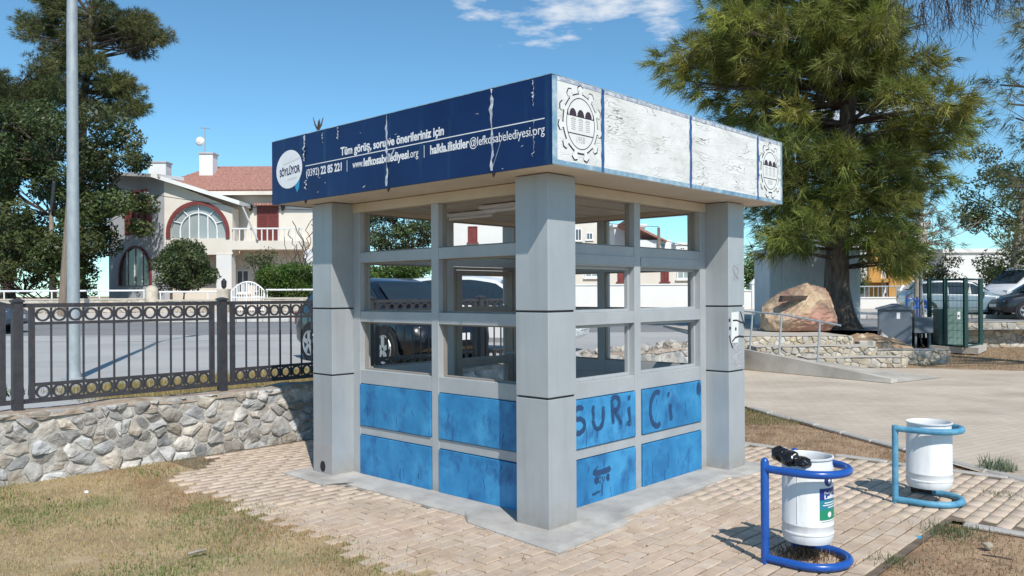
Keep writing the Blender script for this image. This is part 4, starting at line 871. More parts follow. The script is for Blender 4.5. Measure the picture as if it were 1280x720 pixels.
CABG = pm('cabinet_grey', [(0.50, 0.545, 0.55), (0.58, 0.62, 0.625)], scale=2, rough=.5, bump=.03, second=((.16, .17, .17), 3, .55, .8, .5, (2, 2, .4)))
CABD = pm('cabinet_dark', [(0.115, 0.14, 0.17), (0.155, 0.185, 0.215)], scale=2, rough=.5, bump=.03)
CABGR = pm('cabinet_green', [(0.11, 0.185, 0.165), (0.16, 0.245, 0.22)], scale=2, rough=.55, bump=.03)
def cabinets():
    # big transformer housing behind the pine
    a = at(962, 405, 25.6); b = at(1076, 405, 25.6); w = b.x - a.x; o = thing('transformer_housing', 'big pale grey metal transformer housing behind the boulder and pine', 'housing', (a.x, 25.6, .58))
    H = 2.42
    MB().box((0, 0, 0), (w, 1.6, H)).build('body', CABG, o, bevel=.015)
    MB().box((-.05, -.05, H), (w + .05, 1.65, H + .06)).build('roof', CABG, o, bevel=.01)
    xs = [.02, w * .135, w * .60, w * .80, w - .02]
    for x0, x1 in zip(xs[:-1], xs[1:]): MB().box((x0 + .012, -.02, .08), (x1 - .012, -.001, H - .05)).build('door_panel', CABG, o, bevel=.004)
    # dark electrical cabinet, turned a little so two sides show
    p = at(1126, 436, 21.0); o = thing('electrical_cabinet', 'dark grey electrical cabinet with a low pointed roof beside the stone steps', 'cabinet', (p.x, p.y + .35, .10), math.radians(-24))
    MB().box((-.40, -.34, 0), (.40, .34, 1.10)).build('body', CABD, o, bevel=.01)
    m = MB(); m.rings([[(-.46, -.40, 1.10), (.46, -.40, 1.10), (.46, .40, 1.10), (-.46, .40, 1.10)], [(-.46, -.40, 1.13), (.46, -.40, 1.13), (.46, .40, 1.13), (-.46, .40, 1.13)], [(-.05, -.05, 1.25), (.05, -.05, 1.25), (.05, .05, 1.25), (-.05, .05, 1.25)]]); m.build('roof', CABD, o)
    MB().box((-.37, -.352, .04), (.37, -.342, 1.06)).build('door', CABD, o, bevel=.003)
    MB().box((-.34, -.375, .42), (-.31, -.353, .58)).build('handle', GAP, o)
    MB().box((.05, -.356, .86), (.13, -.353, 1.02)).build('notice', LETTER, o)
    MB().box((-.42, -.38, -.1), (.42, .38, -.001)).build('footing', CONC, o)
    p = at(1158, 432, 21.4); o = thing('meter_box', 'small grey box on two thin legs right of the dark electrical cabinet', 'box', (p.x, p.y + .2, .08), math.radians(-14))
    MB().box((-.23, -.13, .48), (.23, .13, .90)).build('box', CABD, o, bevel=.01)
    for x in (-.17, .17): MB().box((x - .025, -.05, -.04), (x + .025, .05, .48)).build('leg', CABD, o)
    m = MB(); m.tube([(-.05, 0, .48), (-.02, .02, .2), (.08, 0, .05)], .02, 6); m.build('conduit', GAP, o)
    p = at(1198, 430, 22.2); o = thing('pump_cabinet', 'green steel cabinet with a white notice inside the mesh cage', 'cabinet', (p.x - .05, p.y + .4, .18), math.radians(-10))
    MB().box((-.32, -.28, 0), (.32, .28, 1.0)).build('body', CABGR, o, bevel=.012)
    MB().box((-.30, -.292, .03), (.30, -.282, .97)).build('door', CABGR, o, bevel=.003)
    MB().box((.12, -.297, .72), (.20, -.293, .92)).build('notice', LETTER, o); MB().box((.145, -.299, .77), (.175, -.2975, .83)).build('notice_print', INK, o)
    # cage
    o = thing('mesh_cage', 'dark green welded mesh cage round the green pump cabinet', 'cage', (0, 0, 0))
    A = at(1162, 425, 22.8); B = at(1207, 432, 21.6); C_ = at(1226, 428, 22.7); z0, z1 = .16, 2.02; D_ = A + (C_ - B)
    for P in (A, A.lerp(B, .45), B, C_, D_): MB().box((P.x - .045, P.y - .045, z0), (P.x + .045, P.y + .045, z1)).build('post', MESHG, o)
    for P, Q in ((A, B), (B, C_), (C_, D_), (D_, A)):
        m = MB(); n = int((Q - P).length / .13)
        for i in range(1, n): q = P.lerp(Q, i / n); m.tube([(q.x, q.y, z0 + .03), (q.x, q.y, z1 - .02)], .0028, 3, caps=False)
        for k in range(10): z = z0 + .05 + (z1 - z0 - .07) * k / 9; m.tube([(P.x, P.y, z), (Q.x, Q.y, z)], .005, 3, caps=False)
        stuff(m.build('wire_mesh', MESHG, o))
        for z in (z0 + .03, z1 - .03): MB().tube([(P.x, P.y, z), (Q.x, Q.y, z)], .022, 6).build('frame_rail', MESHG, o)
    m = MB(); P = B + Vector((-1.2, .1, 0)); pl = MB().poly([(A.x - .2, A.y - .3, 0), (B.x + .25, B.y - .15, 0), (C_.x + .25, C_.y + .15, 0), (D_.x - .1, D_.y + .1, 0)], (0, 0, .17)).build('footing', OLDCONC, o)
    sb = MB().box((-.20, -.15, 0), (.20, .15, .17)).build('concrete_block', OLDCONC, None, bevel=.02); p = at(1102, 436, 19.8); sb.location = (p.x - .4, p.y, .30); tag(sb, 'loose pale concrete block on the low stone wall', 'block')
MESHG = plain('green_mesh', (0.012, 0.055, 0.05), .5)
cabinets()
# blue frame and white sheet by the cabinet (a bicycle stand), thin post
def blue_stand():
    p = at(1142, 392, 26.5); o = thing('bicycle_stand', 'curly blue steel bicycle stand behind the electrical cabinet', 'stand', (p.x, p.y, .55))
    for x in (-.22, .12):
        m = MB(); m.tube([(x, 0, 0), (x, 0, .95)], .035, 7); m.build('upright', BLUEPIPE, o)
        m = MB(); m.tube([(x + p_[0], 0, p_[1]) for p_ in arc(.16, .70, .15, .18, 0, 360, 16)], .025, 6); m.build('hoop', BLUEPIPE, o)
    MB().tube([(-.22, 0, .45), (.40, 0, .85)], .025, 6).build('brace', BLUEPIPE, o)
    p = at(1151, 400, 24.0); o = thing('sign_post', 'thin dark post standing between the cabinet and the mesh cage', 'post', (p.x, p.y, .3)); MB().tube([(0, 0, 0), (0, 0, 2.6)], .05, 8).build('pole', CABD, o)
    MB().tube([(.1, -.1, 0), (-.02, 0, 2.0)], .025, 6).build('stay', GALV, o)
blue_stand()
# ================================================================== houses
PLASTER = pm('cream_plaster', [(0.67, 0.61, 0.53), (0.75, 0.70, 0.62)], scale=.6, rough=.85, bump=.1, bscale=12)
WHITEPL = pm('white_plaster', [(0.70, 0.70, 0.68), (0.78, 0.78, 0.77)], scale=.5, rough=.85, bump=.08, bscale=12)
GREYPL = pm('grey_plaster', [(0.42, 0.42, 0.43), (0.52, 0.52, 0.53)], scale=.7, rough=.85, bump=.1, bscale=12)
OCHRE = pm('ochre_paint', [(0.50, 0.27, 0.07), (0.60, 0.34, 0.10)], scale=1, rough=.8, bump=.05)
TILE = pm('roof_tile', [(0.27, 0.12, 0.09), (0.38, 0.19, 0.15), (0.46, 0.27, 0.22)], scale=5, rough=.85, bump=.2, bscale=8, stretch=(2.5, 1, 1))
MAROON = pm('maroon_wood', [(0.15, 0.028, 0.025), (0.21, 0.045, 0.04)], scale=3, rough=.6, bump=.05)
def glassmat(name, c, rough=.08):
    m = bpy.data.materials.new(name); m.use_nodes = True; b = m.node_tree.nodes['Principled BSDF']; nz_ = m.node_tree.nodes.new('ShaderNodeTexNoise'); nz_.inputs['Scale'].default_value = 1.5
    rp_ = m.node_tree.nodes.new('ShaderNodeValToRGB'); rp_.color_ramp.elements[0].color = (*[x * .7 for x in c], 1); rp_.color_ramp.elements[1].color = (*[x * 1.3 for x in c], 1)
    m.node_tree.links.new(nz_.outputs[0], rp_.inputs[0]); m.node_tree.links.new(rp_.outputs[0], b.inputs['Base Color']); b.inputs['Roughness'].default_value = rough; b.inputs['Specular IOR Level'].default_value = .8
    return m
PANE = glassmat('window_glass', (0.10, 0.13, 0.15)); PANEL_ = glassmat('curtained_glass', (0.32, 0.36, 0.36), .15)
def arch_pts(x0, x1, z0, spring, n=16, grow=0.0):
    c = (x0 + x1) / 2; r = (x1 - x0) / 2 + grow
    return [(c - r, z0), ] + [(c - r * math.cos(math.pi * i / n), spring + r * math.sin(math.pi * i / n)) for i in range(n + 1)] + [(c + r, z0)]
def window(par, M, x0, x1, z0, z1, frame=LETTER, pane=PANE, shutters=None, nm='window'):
    """M maps (u along wall, d out of wall, z) to local; framed window with pane and mullion"""
    fw = .07
    w = MB(); [w.box(M(a, 0.0, c), M(b, .06, d)) for a, b, c, d in ((x0, x0 + fw, z0, z1), (x1 - fw, x1, z0, z1), (x0 + fw, x1 - fw, z0, z0 + fw), (x0 + fw, x1 - fw, z1 - fw, z1), ((x0 + x1) / 2 - .03, (x0 + x1) / 2 + .03, z0 + fw, z1 - fw))]
    f = w.build(nm, frame, par)
    MB().box(M(x0 + fw, .005, z0 + fw), M(x1 - fw, .02, z1 - fw)).build('pane', pane, f)
    MB().box(M(x0 - .08, .0, z0 - .08), M(x1 + .08, .12, z0 - .005)).build('sill', frame, f)
    return f
def villa():
    Y = 44.0; s = Y / FPX
    X = lambda px: (px - 640) * s + ROLL * 0
    def Z(py, px=250): return at(px, py, Y).z
    V = thing('villa', 'cream two storey villa with red tiled hip roof and a big arched window', 'house', (0, Y, 0))
    g = .88
    M = lambda u, d, z: (u, -d, z)
    # front block with the arched window (x 205..291), recessed main block behind
    xa, xb = X(206), X(291)
    fl1 = Z(304); zroofL = Z(222, 205); zroofR = Z(262, 300)
    # upper wall of the front block built as pieces round the arch so the opening is real
    ax0, ax1 = X(213), X(283); sill = Z(298); spr = sill + .30; ztop_l = zroofL - .15; ztop_r = zroofR + .1
    ap = arch_pts(ax0, ax1, sill, spr)
    m = MB(); outer = [(xa, sill), (xa, ztop_l), (xb, ztop_r), (xb, sill)]
    # wall face as strips between arch curve and roofline
    def topz(x): return ztop_l + (ztop_r - ztop_l) * (x - xa) / (xb - xa)
    cols_ = [(xa, None)] + [(p[0], p[1]) for p in ap[1:-1]] + [(xb, None)]
    m.poly([(xa, 0, sill), (ap[0][0], 0, sill), (ap[1][0], 0, ap[1][1]), (ap[1][0], 0, topz(ap[1][0])), (xa, 0, topz(xa))], (0, .25, 0))
    for p, q in zip(ap[1:-2], ap[2:-1]): m.poly([(p[0], 0, p[1]), (q[0], 0, q[1]), (q[0], 0, max(topz(q[0]), q[1] + .05)), (p[0], 0, max(topz(p[0]), p[1] + .05))], (0, .25, 0))
    m.poly([(ap[-2][0], 0, ap[-2][1]), (ap[-1][0], 0, sill), (xb, 0, sill), (xb, 0, topz(xb)), (ap[-2][0], 0, topz(ap[-2][0]))], (0, .25, 0))
    m.box((xa, .0, fl1 - .62), (xb, .25, sill)); m.build('front_wall', PLASTER, V)
    MB().box((xa, .26, fl1 - .62), (xa + .2, 3.0, zroofL - .2)).build('side_wall', PLASTER, V); MB().box((xb - .2, .26, fl1 - .62), (xb, 1.0, zroofR + .1)).build('side_wall', PLASTER, V)
    # arch surround, panes, bars
    w = MB(); ip = arch_pts(ax0, ax1, sill, spr, 18); op = arch_pts(ax0, ax1, sill, spr, 18, .20)
    for i in range(len(ip) - 1): w.poly([(op[i][0], -.08, op[i][1]), (op[i + 1][0], -.08, op[i + 1][1]), (ip[i + 1][0], -.08, ip[i + 1][1]), (ip[i][0], -.08, ip[i][1])], (0, .12, 0))
    win = w.build('arched_window', MAROON, V)
    MB().poly([(p[0], .16, p[1]) for p in ip], (0, .03, 0)).build('pane', PANEL_, win)
    b = MB(); mid = (ax0 + ax1) / 2; r2 = (ax1 - ax0) * .33
    b.tube([(mid - r2, .10, sill)] + [(mid - r2 * math.cos(math.pi * i / 16), .10, spr + .1 + r2 * math.sin(math.pi * i / 16)) for i in range(17)] + [(mid + r2, .10, sill)], .045, 5); b.build('arch_bar', LETTER, win)
    for k in (-.5, 0, .5): b = MB(); b.tube([(mid + r2 * k, .10, sill), (mid + r2 * k, .10, spr + .1 + r2 * math.sqrt(1 - k * k))], .04, 5); b.build('mullion_bar', LETTER, win)
    for a in (25, 55, 90, 125, 155): b = MB(); b.tube([(mid + r2 * math.cos(math.radians(a)), .10, spr + .1 + r2 * math.sin(math.radians(a))), (mid + (ax1 - ax0) * .5 * math.cos(math.radians(a)), .10, spr + (ax1 - ax0) * .5 * math.sin(math.radians(a)))], .03, 5); b.build('spoke_bar', LETTER, win)
    # lean-to verge roof over the front block
    r = MB(); e0 = Vector((xa - .5, -.5, ztop_l + .12)); e1 = Vector((xb + .55, -.5, ztop_r + .10)); t = Vector((0, 3.6, 0)); h = Vector((0, 0, .22))
    r.rings([[e0, e0 + t, e0 + t + h, e0 + h], [e1, e1 + t, e1 + t + h, e1 + h]]); r.build('verge_roof', WHITEPL, V)
    # main block
    ym = 1.6; xr = X(398) + 1.5; zeave = Z(243, 300) * 1.0
    sm = (Y + ym) / Y
    MB().box((xb - 3.0, ym, g), (xr, ym + 6.0, zeave * 1.02)).build('main_wall', PLASTER, V)
    MB().box((xa - 2.2, ym + .02, g), (xb - 3.0, ym + 6.0, zeave * 1.02)).build('main_wall', PLASTER, V)
    # hip roof
    rf = MB(); x0, x1, y0, y1 = xa - 1.6, xr + 6, ym - .7, ym + 6.8; zr = Z(207, 225) * 1.05 + .2; ze = zeave * 1.02 + .05
    rf.rings([[(x0, y0, ze), (x1, y0, ze), (x1, y1, ze), (x0, y1, ze)], [(x0, y0, ze + .16), (x1, y0, ze + .16), (x1, y1, ze + .16), (x0, y1, ze + .16)], [(x0 + 2.6, (y0 + y1) / 2 - .1, zr), (x1 - 2.6, (y0 + y1) / 2 - .1, zr), (x1 - 2.6, (y0 + y1) / 2 + .1, zr), (x0 + 2.6, (y0 + y1) / 2 + .1, zr)]])
    roof = rf.build('roof', TILE, V)
    n = 15; tr = MB()      # tile courses as real steps on the front slope
    for i in range(n):
        t0 = i / n; y_ = y0 + ((y0 + y1) / 2 - y0) * t0; z_ = ze + .16 + (zr - ze - .16) * t0; xl = x0 + 2.6 * t0; xr_ = x1 - 2.6 * t0; dy = ((y0 + y1) / 2 - y0) / n; dz = (zr - ze - .16) / n
        c_ = MB(); c_.rings([[(xl, y_ - .04, z_ + .01), (xl + .15, y_ + dy, z_ + dz + .02), (xl + .15, y_ + dy, z_ + dz + .05), (xl, y_ - .04, z_ + .075)], [(xr_, y_ - .04, z_ + .01), (xr_ - .15, y_ + dy, z_ + dz + .02), (xr_ - .15, y_ + dy, z_ + dz + .05), (xr_, y_ - .04, z_ + .075)]]); c_.build('tile_course', TILE, roof)
    MB().box((x0 - .05, y0 - .12, ze - .12), (x1, y0 - .01, ze + .08)).build('gutter', PLASTER, roof)
    for px, pw, pt, dy in ((201, 22, 205, 2.5), (261.5, 17, 194, 1.9)):
        cx_ = X(px) * (Y + ym + dy) / Y; wd = pw * s * .5 * 1.06; zt = at(px, pt, Y + ym + dy).z
        ch = MB().box((cx_ - wd, ym + dy - .4, zt - 1.5), (cx_ + wd, ym + dy + .4, zt)).build('chimney', WHITEPL, roof)
        MB().box((cx_ - wd - .06, ym + dy - .46, zt + .01), (cx_ + wd + .06, ym + dy + .46, zt + .10)).build('chimney_cap', GREYPL, roof)
    q = at(256, 193, Y + ym + 1.9); a = MB(); a.tube([(q.x, ym + 1.9, q.z + .1), (q.x, ym + 1.9, q.z + 1.6)], .03, 5); a.tube([(q.x - .25, ym + 1.9, q.z + 1.55), (q.x + .3, ym + 1.9, q.z + 1.5)], .02, 4); a.build('antenna', GALV, roof)
    a = MB(); a.lathe([(.02, 0), (.2, .06), (.27, .14)], 12, (q.x - .25, ym + 1.7, q.z + .75), 'Y', cap1=False); a.build('satellite_dish', WHITEPL, roof)
    # balcony, shutters, porch
    zb = Z(312, 330); zt = Z(301, 330)
    bal = MB().box((xb, -.1, zb), (X(378), 1.6, zt)).build('balcony', PLASTER, V)
    x = xb + .1
    while x < X(378): MB().box((x - .03, -.08, zt + .001), (x + .03, -.02, zt + .62)).build('baluster', WHITEPL, bal); x += .30
    MB().box((xb, -.10, zt + .62), (X(378), 0.0, zt + .70)).build('balcony_rail', WHITEPL, bal)
    xs0, xs1 = X(322) * sm, X(349) * sm; z0, z1 = zt + .02, Z(258, 335) * 1.03
    d = MB().box((xs0, ym - .06, z0), (xs1, ym - .002, z1)).build('shutter_door', MAROON, V)
    for i in range(16): MB().box((xs0 + .08, ym - .085, z0 + .1 + i * (z1 - z0 - .2) / 16), ((xs0 + xs1) / 2 - .04, ym - .062, z0 + .1 + (i + .7) * (z1 - z0 - .2) / 16)).build('shutter_slat', MAROON, d); MB().box(((xs0 + xs1) / 2 + .04, ym - .085, z0 + .1 + i * (z1 - z0 - .2) / 16), (xs1 - .08, ym - .062, z0 + .1 + (i + .7) * (z1 - z0 - .2) / 16)).build('shutter_slat', MAROON, d)
    aw = MB(); k = 9
    for i in range(k): aw.lathe([(.075, -.45), (.075, .0)], 8, (xs0 - .05 + (xs1 - xs0 + .1) * (i + .5) / k, ym - .02, z1 + .06), 'Y')
    aw.build('tiled_awning', TILE, V)
    for px in (315, 355): q = X(px) * sm; MB().lathe([(.03, 0), (.1, .1), (.12, .3), (.03, .38)], 8, (q, ym - .15, z1 - .3)).build('wall_lantern', INK, V)
    MB().tube([at(303, 258, Y - .2) - Vector((0, Y, 0)), at(322, 300, Y - .2) - Vector((0, Y, 0))], .05, 6).build('awning_strut', GREYPL, V)
    MB().box((X(271), -.05, g), (X(290), .6, fl1 - .62)).build('porch_column', WHITEPL, V); MB().box((X(380), -.05, g), (X(392), .6, zb)).build('porch_column', WHITEPL, V)
    MB().box((X(270), -.06, fl1 - .62), (X(291), .26, fl1 - .6)).build('porch_beam', PLASTER, V)
    window(V, lambda u, dd, z: (u, ym - dd, z), X(296) * sm, X(312) * sm, g + .9, g + 2.2, LETTER, PANE)
    # left wing, facing left; the trees' shade is painted into its plaster
    p0 = Vector((xa, .0, 0)); p1 = Vector((xa - 4.6, 3.2, 0)); dv = (p1 - p0).normalized(); nv = Vector((-abs(dv.y), -abs(dv.x), 0)) ; L = (p1 - p0).length
    def Mw(u, dd, z): q = p0 + dv * u + nv.normalized() * dd; return Vector((q.x, q.y, z))
    m = MB(); m.rings([[Mw(0, 0, g), Mw(0, -.3, g), Mw(0, -.3, zroofL - .1), Mw(0, 0, zroofL - .1)], [Mw(L, 0, g), Mw(L, -.3, g), Mw(L, -.3, zroofL + .6), Mw(L, 0, zroofL + .6)]]); m.build('wing_wall', WINGSHADE, V)
    r = MB(); r.rings([[Mw(-.3, .5, zroofL - .08), Mw(-.3, -1, zroofL - .08), Mw(-.3, -1, zroofL + .10), Mw(-.3, .5, zroofL + .10)], [Mw(L, .5, zroofL + .62), Mw(L, -1, zroofL + .62), Mw(L, -1, zroofL + .8), Mw(L, .5, zroofL + .8)]]); r.build('wing_roof', GREYPL, V)
    for (u0, u1, z0, spr_, mat, pane) in ((1.3, 3.6, Z(290), Z(262), MAROON, MAROON), (1.3, 4.3, Z(356), Z(342), LETTER, PANE)):
        ip = arch_pts(u0, u1, z0, spr_, 12); op = arch_pts(u0, u1, z0, spr_, 12, .12); w = MB()
        for i in range(len(ip) - 1): w.poly([Mw(op[i][0], .02, op[i][1]), Mw(op[i + 1][0], .02, op[i + 1][1]), Mw(ip[i + 1][0], .02, ip[i + 1][1]), Mw(ip[i][0], .02, ip[i][1])], tuple(nv.normalized() * .1))
        f = w.build('arched_window', MAROON, V); MB().poly([Mw(p[0], .015, p[1]) for p in ip], tuple(nv.normalized() * .02)).build('pane', pane, f)
        for i in range(1, 4): u = u0 + (u1 - u0) * i / 4; hh = math.sqrt(max(0, ((u1 - u0) / 2) ** 2 - (u - (u0 + u1) / 2) ** 2)); MB().tube([Mw(u, .07, z0), Mw(u, .07, spr_ + hh)], .04, 4).build('window_bar', mat, f)
WINGSHADE = pm('wing_plaster_shaded', [(0.46, 0.47, 0.50), (0.56, 0.57, 0.60)], scale=.6, rough=.85, bump=.1, bscale=12)  # villa plaster turned bluish grey: shade painted as colour
villa()
# garden wall, gate pillars, gate
def garden_wall():
    Y = 37.4; rnd = random.Random(12)
    s = Y / FPX; X = lambda px: (px - 640) * s
    def seg(x0, x1, label, h):
        o = thing('garden_wall', label, 'wall', (x0, Y, .86)); L = x1 - x0
        MB().box((0, 0, -.1), (L, .3, h)).build('core', MORTARL, o)
        MB().box((-.01, -.03, h), (L, .33, h + .07)).build('coping', MORTARL, o)
        polys = voronoi_wall(0, L, 0, h - .01, .36, rnd, .8)
        for poly in polys[:290]:
            me, cx_ = stone_mesh(poly, rnd, .02, .04); me.materials.append(TANSTONE); q = mobj('stone', me, TANSTONE, o); q.location = (cx_, 0, 0)
        for k in range(int(L / 2.2) + 1): MB().tube([(min(L - .1, .1 + k * 2.2), .15, h + .06), (min(L - .1, .1 + k * 2.2), .15, h + .42)], .03, 5).build('rail_post', LETTER, o)
        MB().tube([(.05, .15, h + .42), (L - .05, .15, h + .42)], .045, 6).build('top_rail', LETTER, o)
    seg(X(-60), X(181), 'tan rubble garden wall with white rail left of the round stone pillar', .62)
    seg(X(196), X(273), 'short tan rubble garden wall with white rail between two pillars', .55)
    seg(X(330), X(520), 'tan garden wall under the clipped green hedge', .62)
    for px, h, lab in ((188.5, 1.25, 'round topped stone gate pillar in the garden wall'), (279, 1.1, 'square stone pillar with small lantern beside the white gate')):
        o = thing('gate_pillar', lab, 'pillar', (X(px), Y + .1, .86))
        MB().lathe([(.28, -.1), (.28, h - .25), (.25, h - .1), (.14, h), (.02, h + .03)], 14).build('shaft', TANSTONE, o, smooth='auto') if px < 200 else MB().box((-.25, -.25, -.1), (.25, .25, h)).build('shaft', TANSTONE, o, bevel=.03)
        if px > 200: MB().lathe([(.05, 0), (.12, .1), (.13, .35), (.02, .48)], 8, (0, 0, h)).build('lantern', INK, o)
    o = thing('garden_gate', 'white arched metal garden gate in the villa wall', 'gate', (X(309), Y + .1, .86)); w = X(328) - X(287); n = 13
    for i in range(n + 1):
        x = -w / 2 + w * i / n; zt = 1.0 + .42 * (1 - (2 * i / n - 1) ** 2); MB().tube([(x, 0, .05), (x, 0, zt)], .022 if i not in (0, n // 2, n) else .05, 5).build('bar', LETTER, o)
    MB().tube([(-w / 2 + w * i / 14, 0, 1.0 + .42 * (1 - (2 * i / 14 - 1) ** 2)) for i in range(15)], .035, 6).build('arch_rail', LETTER, o)
    for z in (.12, .7): MB().tube([(-w / 2, 0, z), (w / 2, 0, z)], .03, 5).build('rail', LETTER, o)
MORTARL = pm('pale_mortar', [(0.42, 0.38, 0.32), (0.55, 0.50, 0.43)], scale=4, rough=.9, bump=.3, bscale=14)
TANSTONE = pm('tan_stone', [(0.36, 0.31, 0.25), (0.48, 0.43, 0.36), (0.56, 0.51, 0.44)], scale=3, rough=.9, bump=.4, bscale=12, rnd=.15, hue=.2)
garden_wall()
def box_house(label, px0, px1, pt, Y, depth, mat, wins, roof=None, zb=.88, rise=1.3):
    a = at(px0, pt, Y); b = at(px1, pt, Y); o = thing('house', label, 'house', (a.x, Y, zb)); L = b.x - a.x; H = a.z - zb
    MB().box((0, 0, 0), (L, depth, H)).build('wall', mat, o)
    M = lambda u, d, z: (u, -d, z)
    for (w0, w1, p0, p1, fr, pn) in wins:
        window(o, M, at(w0, p1, Y).x - a.x, at(w1, p1, Y).x - a.x, at(w0, p1, Y).z - zb, at(w0, p0, Y).z - zb, fr, pn)
    if roof == 'gable':
        m = MB(); m.rings([[(-.3, -.4, H), (-.3, depth / 2, H + rise), (-.3, depth + .4, H), (-.3, depth / 2, H - .1)], [(L + .3, -.4, H), (L + .3, depth / 2, H + rise), (L + .3, depth + .4, H), (L + .3, depth / 2, H - .1)]]); m.build('roof', TILE, o)
    elif roof == 'flat': MB().box((-.15, -.15, H), (L + .15, depth + .15, H + .25)).build('parapet', mat, o)
    return o, L, H, a
# houses seen through the kiosk
box_house('white flat roofed house with a maroon door seen through the kiosk door', 560, 655, 276, 58, 9, WHITEPL, [(585, 597, 283, 303, MAROON, MAROON)], 'flat')
box_house('cream block of flats behind the right kiosk window', 690, 748, 262, 75, 12, PEACH if False else PLASTER, [(733, 741, 291, 300, LETTER, PANE), (719, 727, 286, 301, LETTER, PANE)], 'flat')
box_house('plain white house side behind the middle of the kiosk', 768, 806, 284, 66, 10, WHITEPL, [], 'flat')
o, L, H, a = box_house('white house with brown tiled roof left of the dark utility pole', 800, 839, 300, 62, 8, WHITEPL, [(819, 832, 303, 312, LETTER, PANE)], None)
m = MB(); m.rings([[(-1.2, -.4, H + 1.5), (-1.2, 8, H + 1.5), (-1.2, 8, H + 1.3), (-1.2, -.4, H + 1.3)], [(L - .4, -.4, H - .05), (L - .4, 8, H - .05), (L - .4, 8, H - .2), (L - .4, -.4, H - .2)]]); m.build('roof', TILE, o)
box_house('low white house far behind the right kiosk window', 845, 905, 306, 90, 10, WHITEPL, [(850, 856, 309, 315, LETTER, PANE), (864, 870, 309, 315, LETTER, PANE)], 'flat')
o, L, H, a = box_house('low white bungalow with maroon shutters behind the street wall', 716, 905, 318, 46, 6, PLASTER, [(772, 789, 331, 352, MAROON, MAROON), (826, 836, 333, 352, MAROON, MAROON), (731, 748, 332, 347, LETTER, PANEL_), (846, 862, 333, 349, LETTER, PANEL_)], 'flat')
def white_wall(px0, px1, pt, Y, label, posts=()):
    a = at(px0, pt, Y); b = at(px1, pt, Y); o = thing('street_wall', label, 'wall', (a.x, Y, .84)); L = b.x - a.x; H = a.z - .84
    MB().box((0, 0, 0), (L, .22, H)).build('wall', WHITEPL, o); MB().box((-.02, -.04, H), (L + .02, .26, H + .06)).build('coping', WHITEPL, o)
    for px in posts:
        x = at(px, pt, Y).x - a.x; MB().box((x - .2, -.06, -.02), (x + .2, .28, H + .35)).build('pier', WHITEPL, o); m = MB(); m.rings([[(x - .25, -.1, H + .35), (x + .25, -.1, H + .35), (x + .25, .32, H + .35), (x - .25, .32, H + .35)], [(x - .03, .1, H + .62), (x + .03, .1, H + .62), (x + .03, .13, H + .62), (x - .03, .13, H + .62)]]); m.build('pier_cap', WHITEPL, o)
    return o, L, H
white_wall(700, 925, 357, 38.5, 'long white street wall behind the kiosk', ())
white_wall(925, 962, 364, 38.2, 'white garden wall with a pointed pier left of the transformer housing', (945,))
o, L, H = white_wall(1062, 1130, 373, 38.0, 'white garden wall with low railing in front of the ochre house', (1062, 1130))
for i in range(12): MB().tube([(L * (i + .5) / 12, .1, H + .06), (L * (i + .5) / 12, .1, H + .55)], .02, 4).build('railing_bar', GALV, o)
MB().tube([(0, .1, H + .55), (L, .1, H + .55)], .03, 5).build('railing_top', GALV, o)
white_wall(1150, 1290, 372, 38.6, 'pale garden wall behind the parked silver car', (1215, 1238))
# ochre and white villa behind the pine
o, L, H, a = box_house('white house with ochre pilasters and doorway behind the pine', 1040, 1160, 284, 45, 8, WHITEPL, [(1108, 1122, 330, 366, MAROON, PANE), (1138, 1150, 318, 345, LETTER, PANE)], 'flat')
for px in (1092, 1116, 1131): x = at(px, 300, 45).x - a.x; MB().box((x - .32, -.2, 0), (x + .32, -.005, H - .4)).build('pilaster', OCHRE, o)
MB().box((at(1078, 300, 45).x - a.x, -.9, 1.3), (at(1108, 300, 45).x - a.x, -.01, 1.5)).build('balcony', OCHRE, o)
for i in range(5): MB().box((at(1135, 300, 45).x - a.x + i * .3, -1.8 + i * .3, 0), (at(1135, 300, 45).x - a.x + 3, -1.5 + i * .3, .2 + i * .2)).build('stair', WHITEPL, o)
m = MB(); cc = [(at(1098, 325, 45).x - a.x + .55 + .3 * math.cos(t), -.02, at(1098, 322, 45).z - .88 + .42 * math.sin(t)) for t in [2 * math.pi * i / 16 for i in range(16)]]; m.poly(cc, (0, -.04, 0)); m.build('oval_window', PANE, o)
box_house('low white house behind the right hand trees', 1180, 1320, 316, 52, 8, WHITEPL, [(1236, 1248, 330, 352, LETTER, PANE)], 'flat')
# overhead cables
WIRE = plain('cable_black', (.02, .02, .022), .6)
def cable(p, q, sag, label):
    p, q = Vector(p), Vector(q); pts = [p.lerp(q, i / 16) + Vector((0, 0, -sag * 4 * (i / 16) * (1 - i / 16))) for i in range(17)]; m = MB(); m.tube(pts, .014, 4); tag(m.build('overhead_cable', WIRE), label, 'cable', 'overhead cables')
cable(P1, at(420, 262, 43), .4, 'thin black cable crossing the villa front')
cable(P2 + Vector((0, 0, .5)), at(600, 240, 52), .5, 'black cable running left from the dark utility pole')
cable(P2 + Vector((0, 0, -.2)), at(1000, 312, 52), .5, 'black cable running right from the dark utility pole')
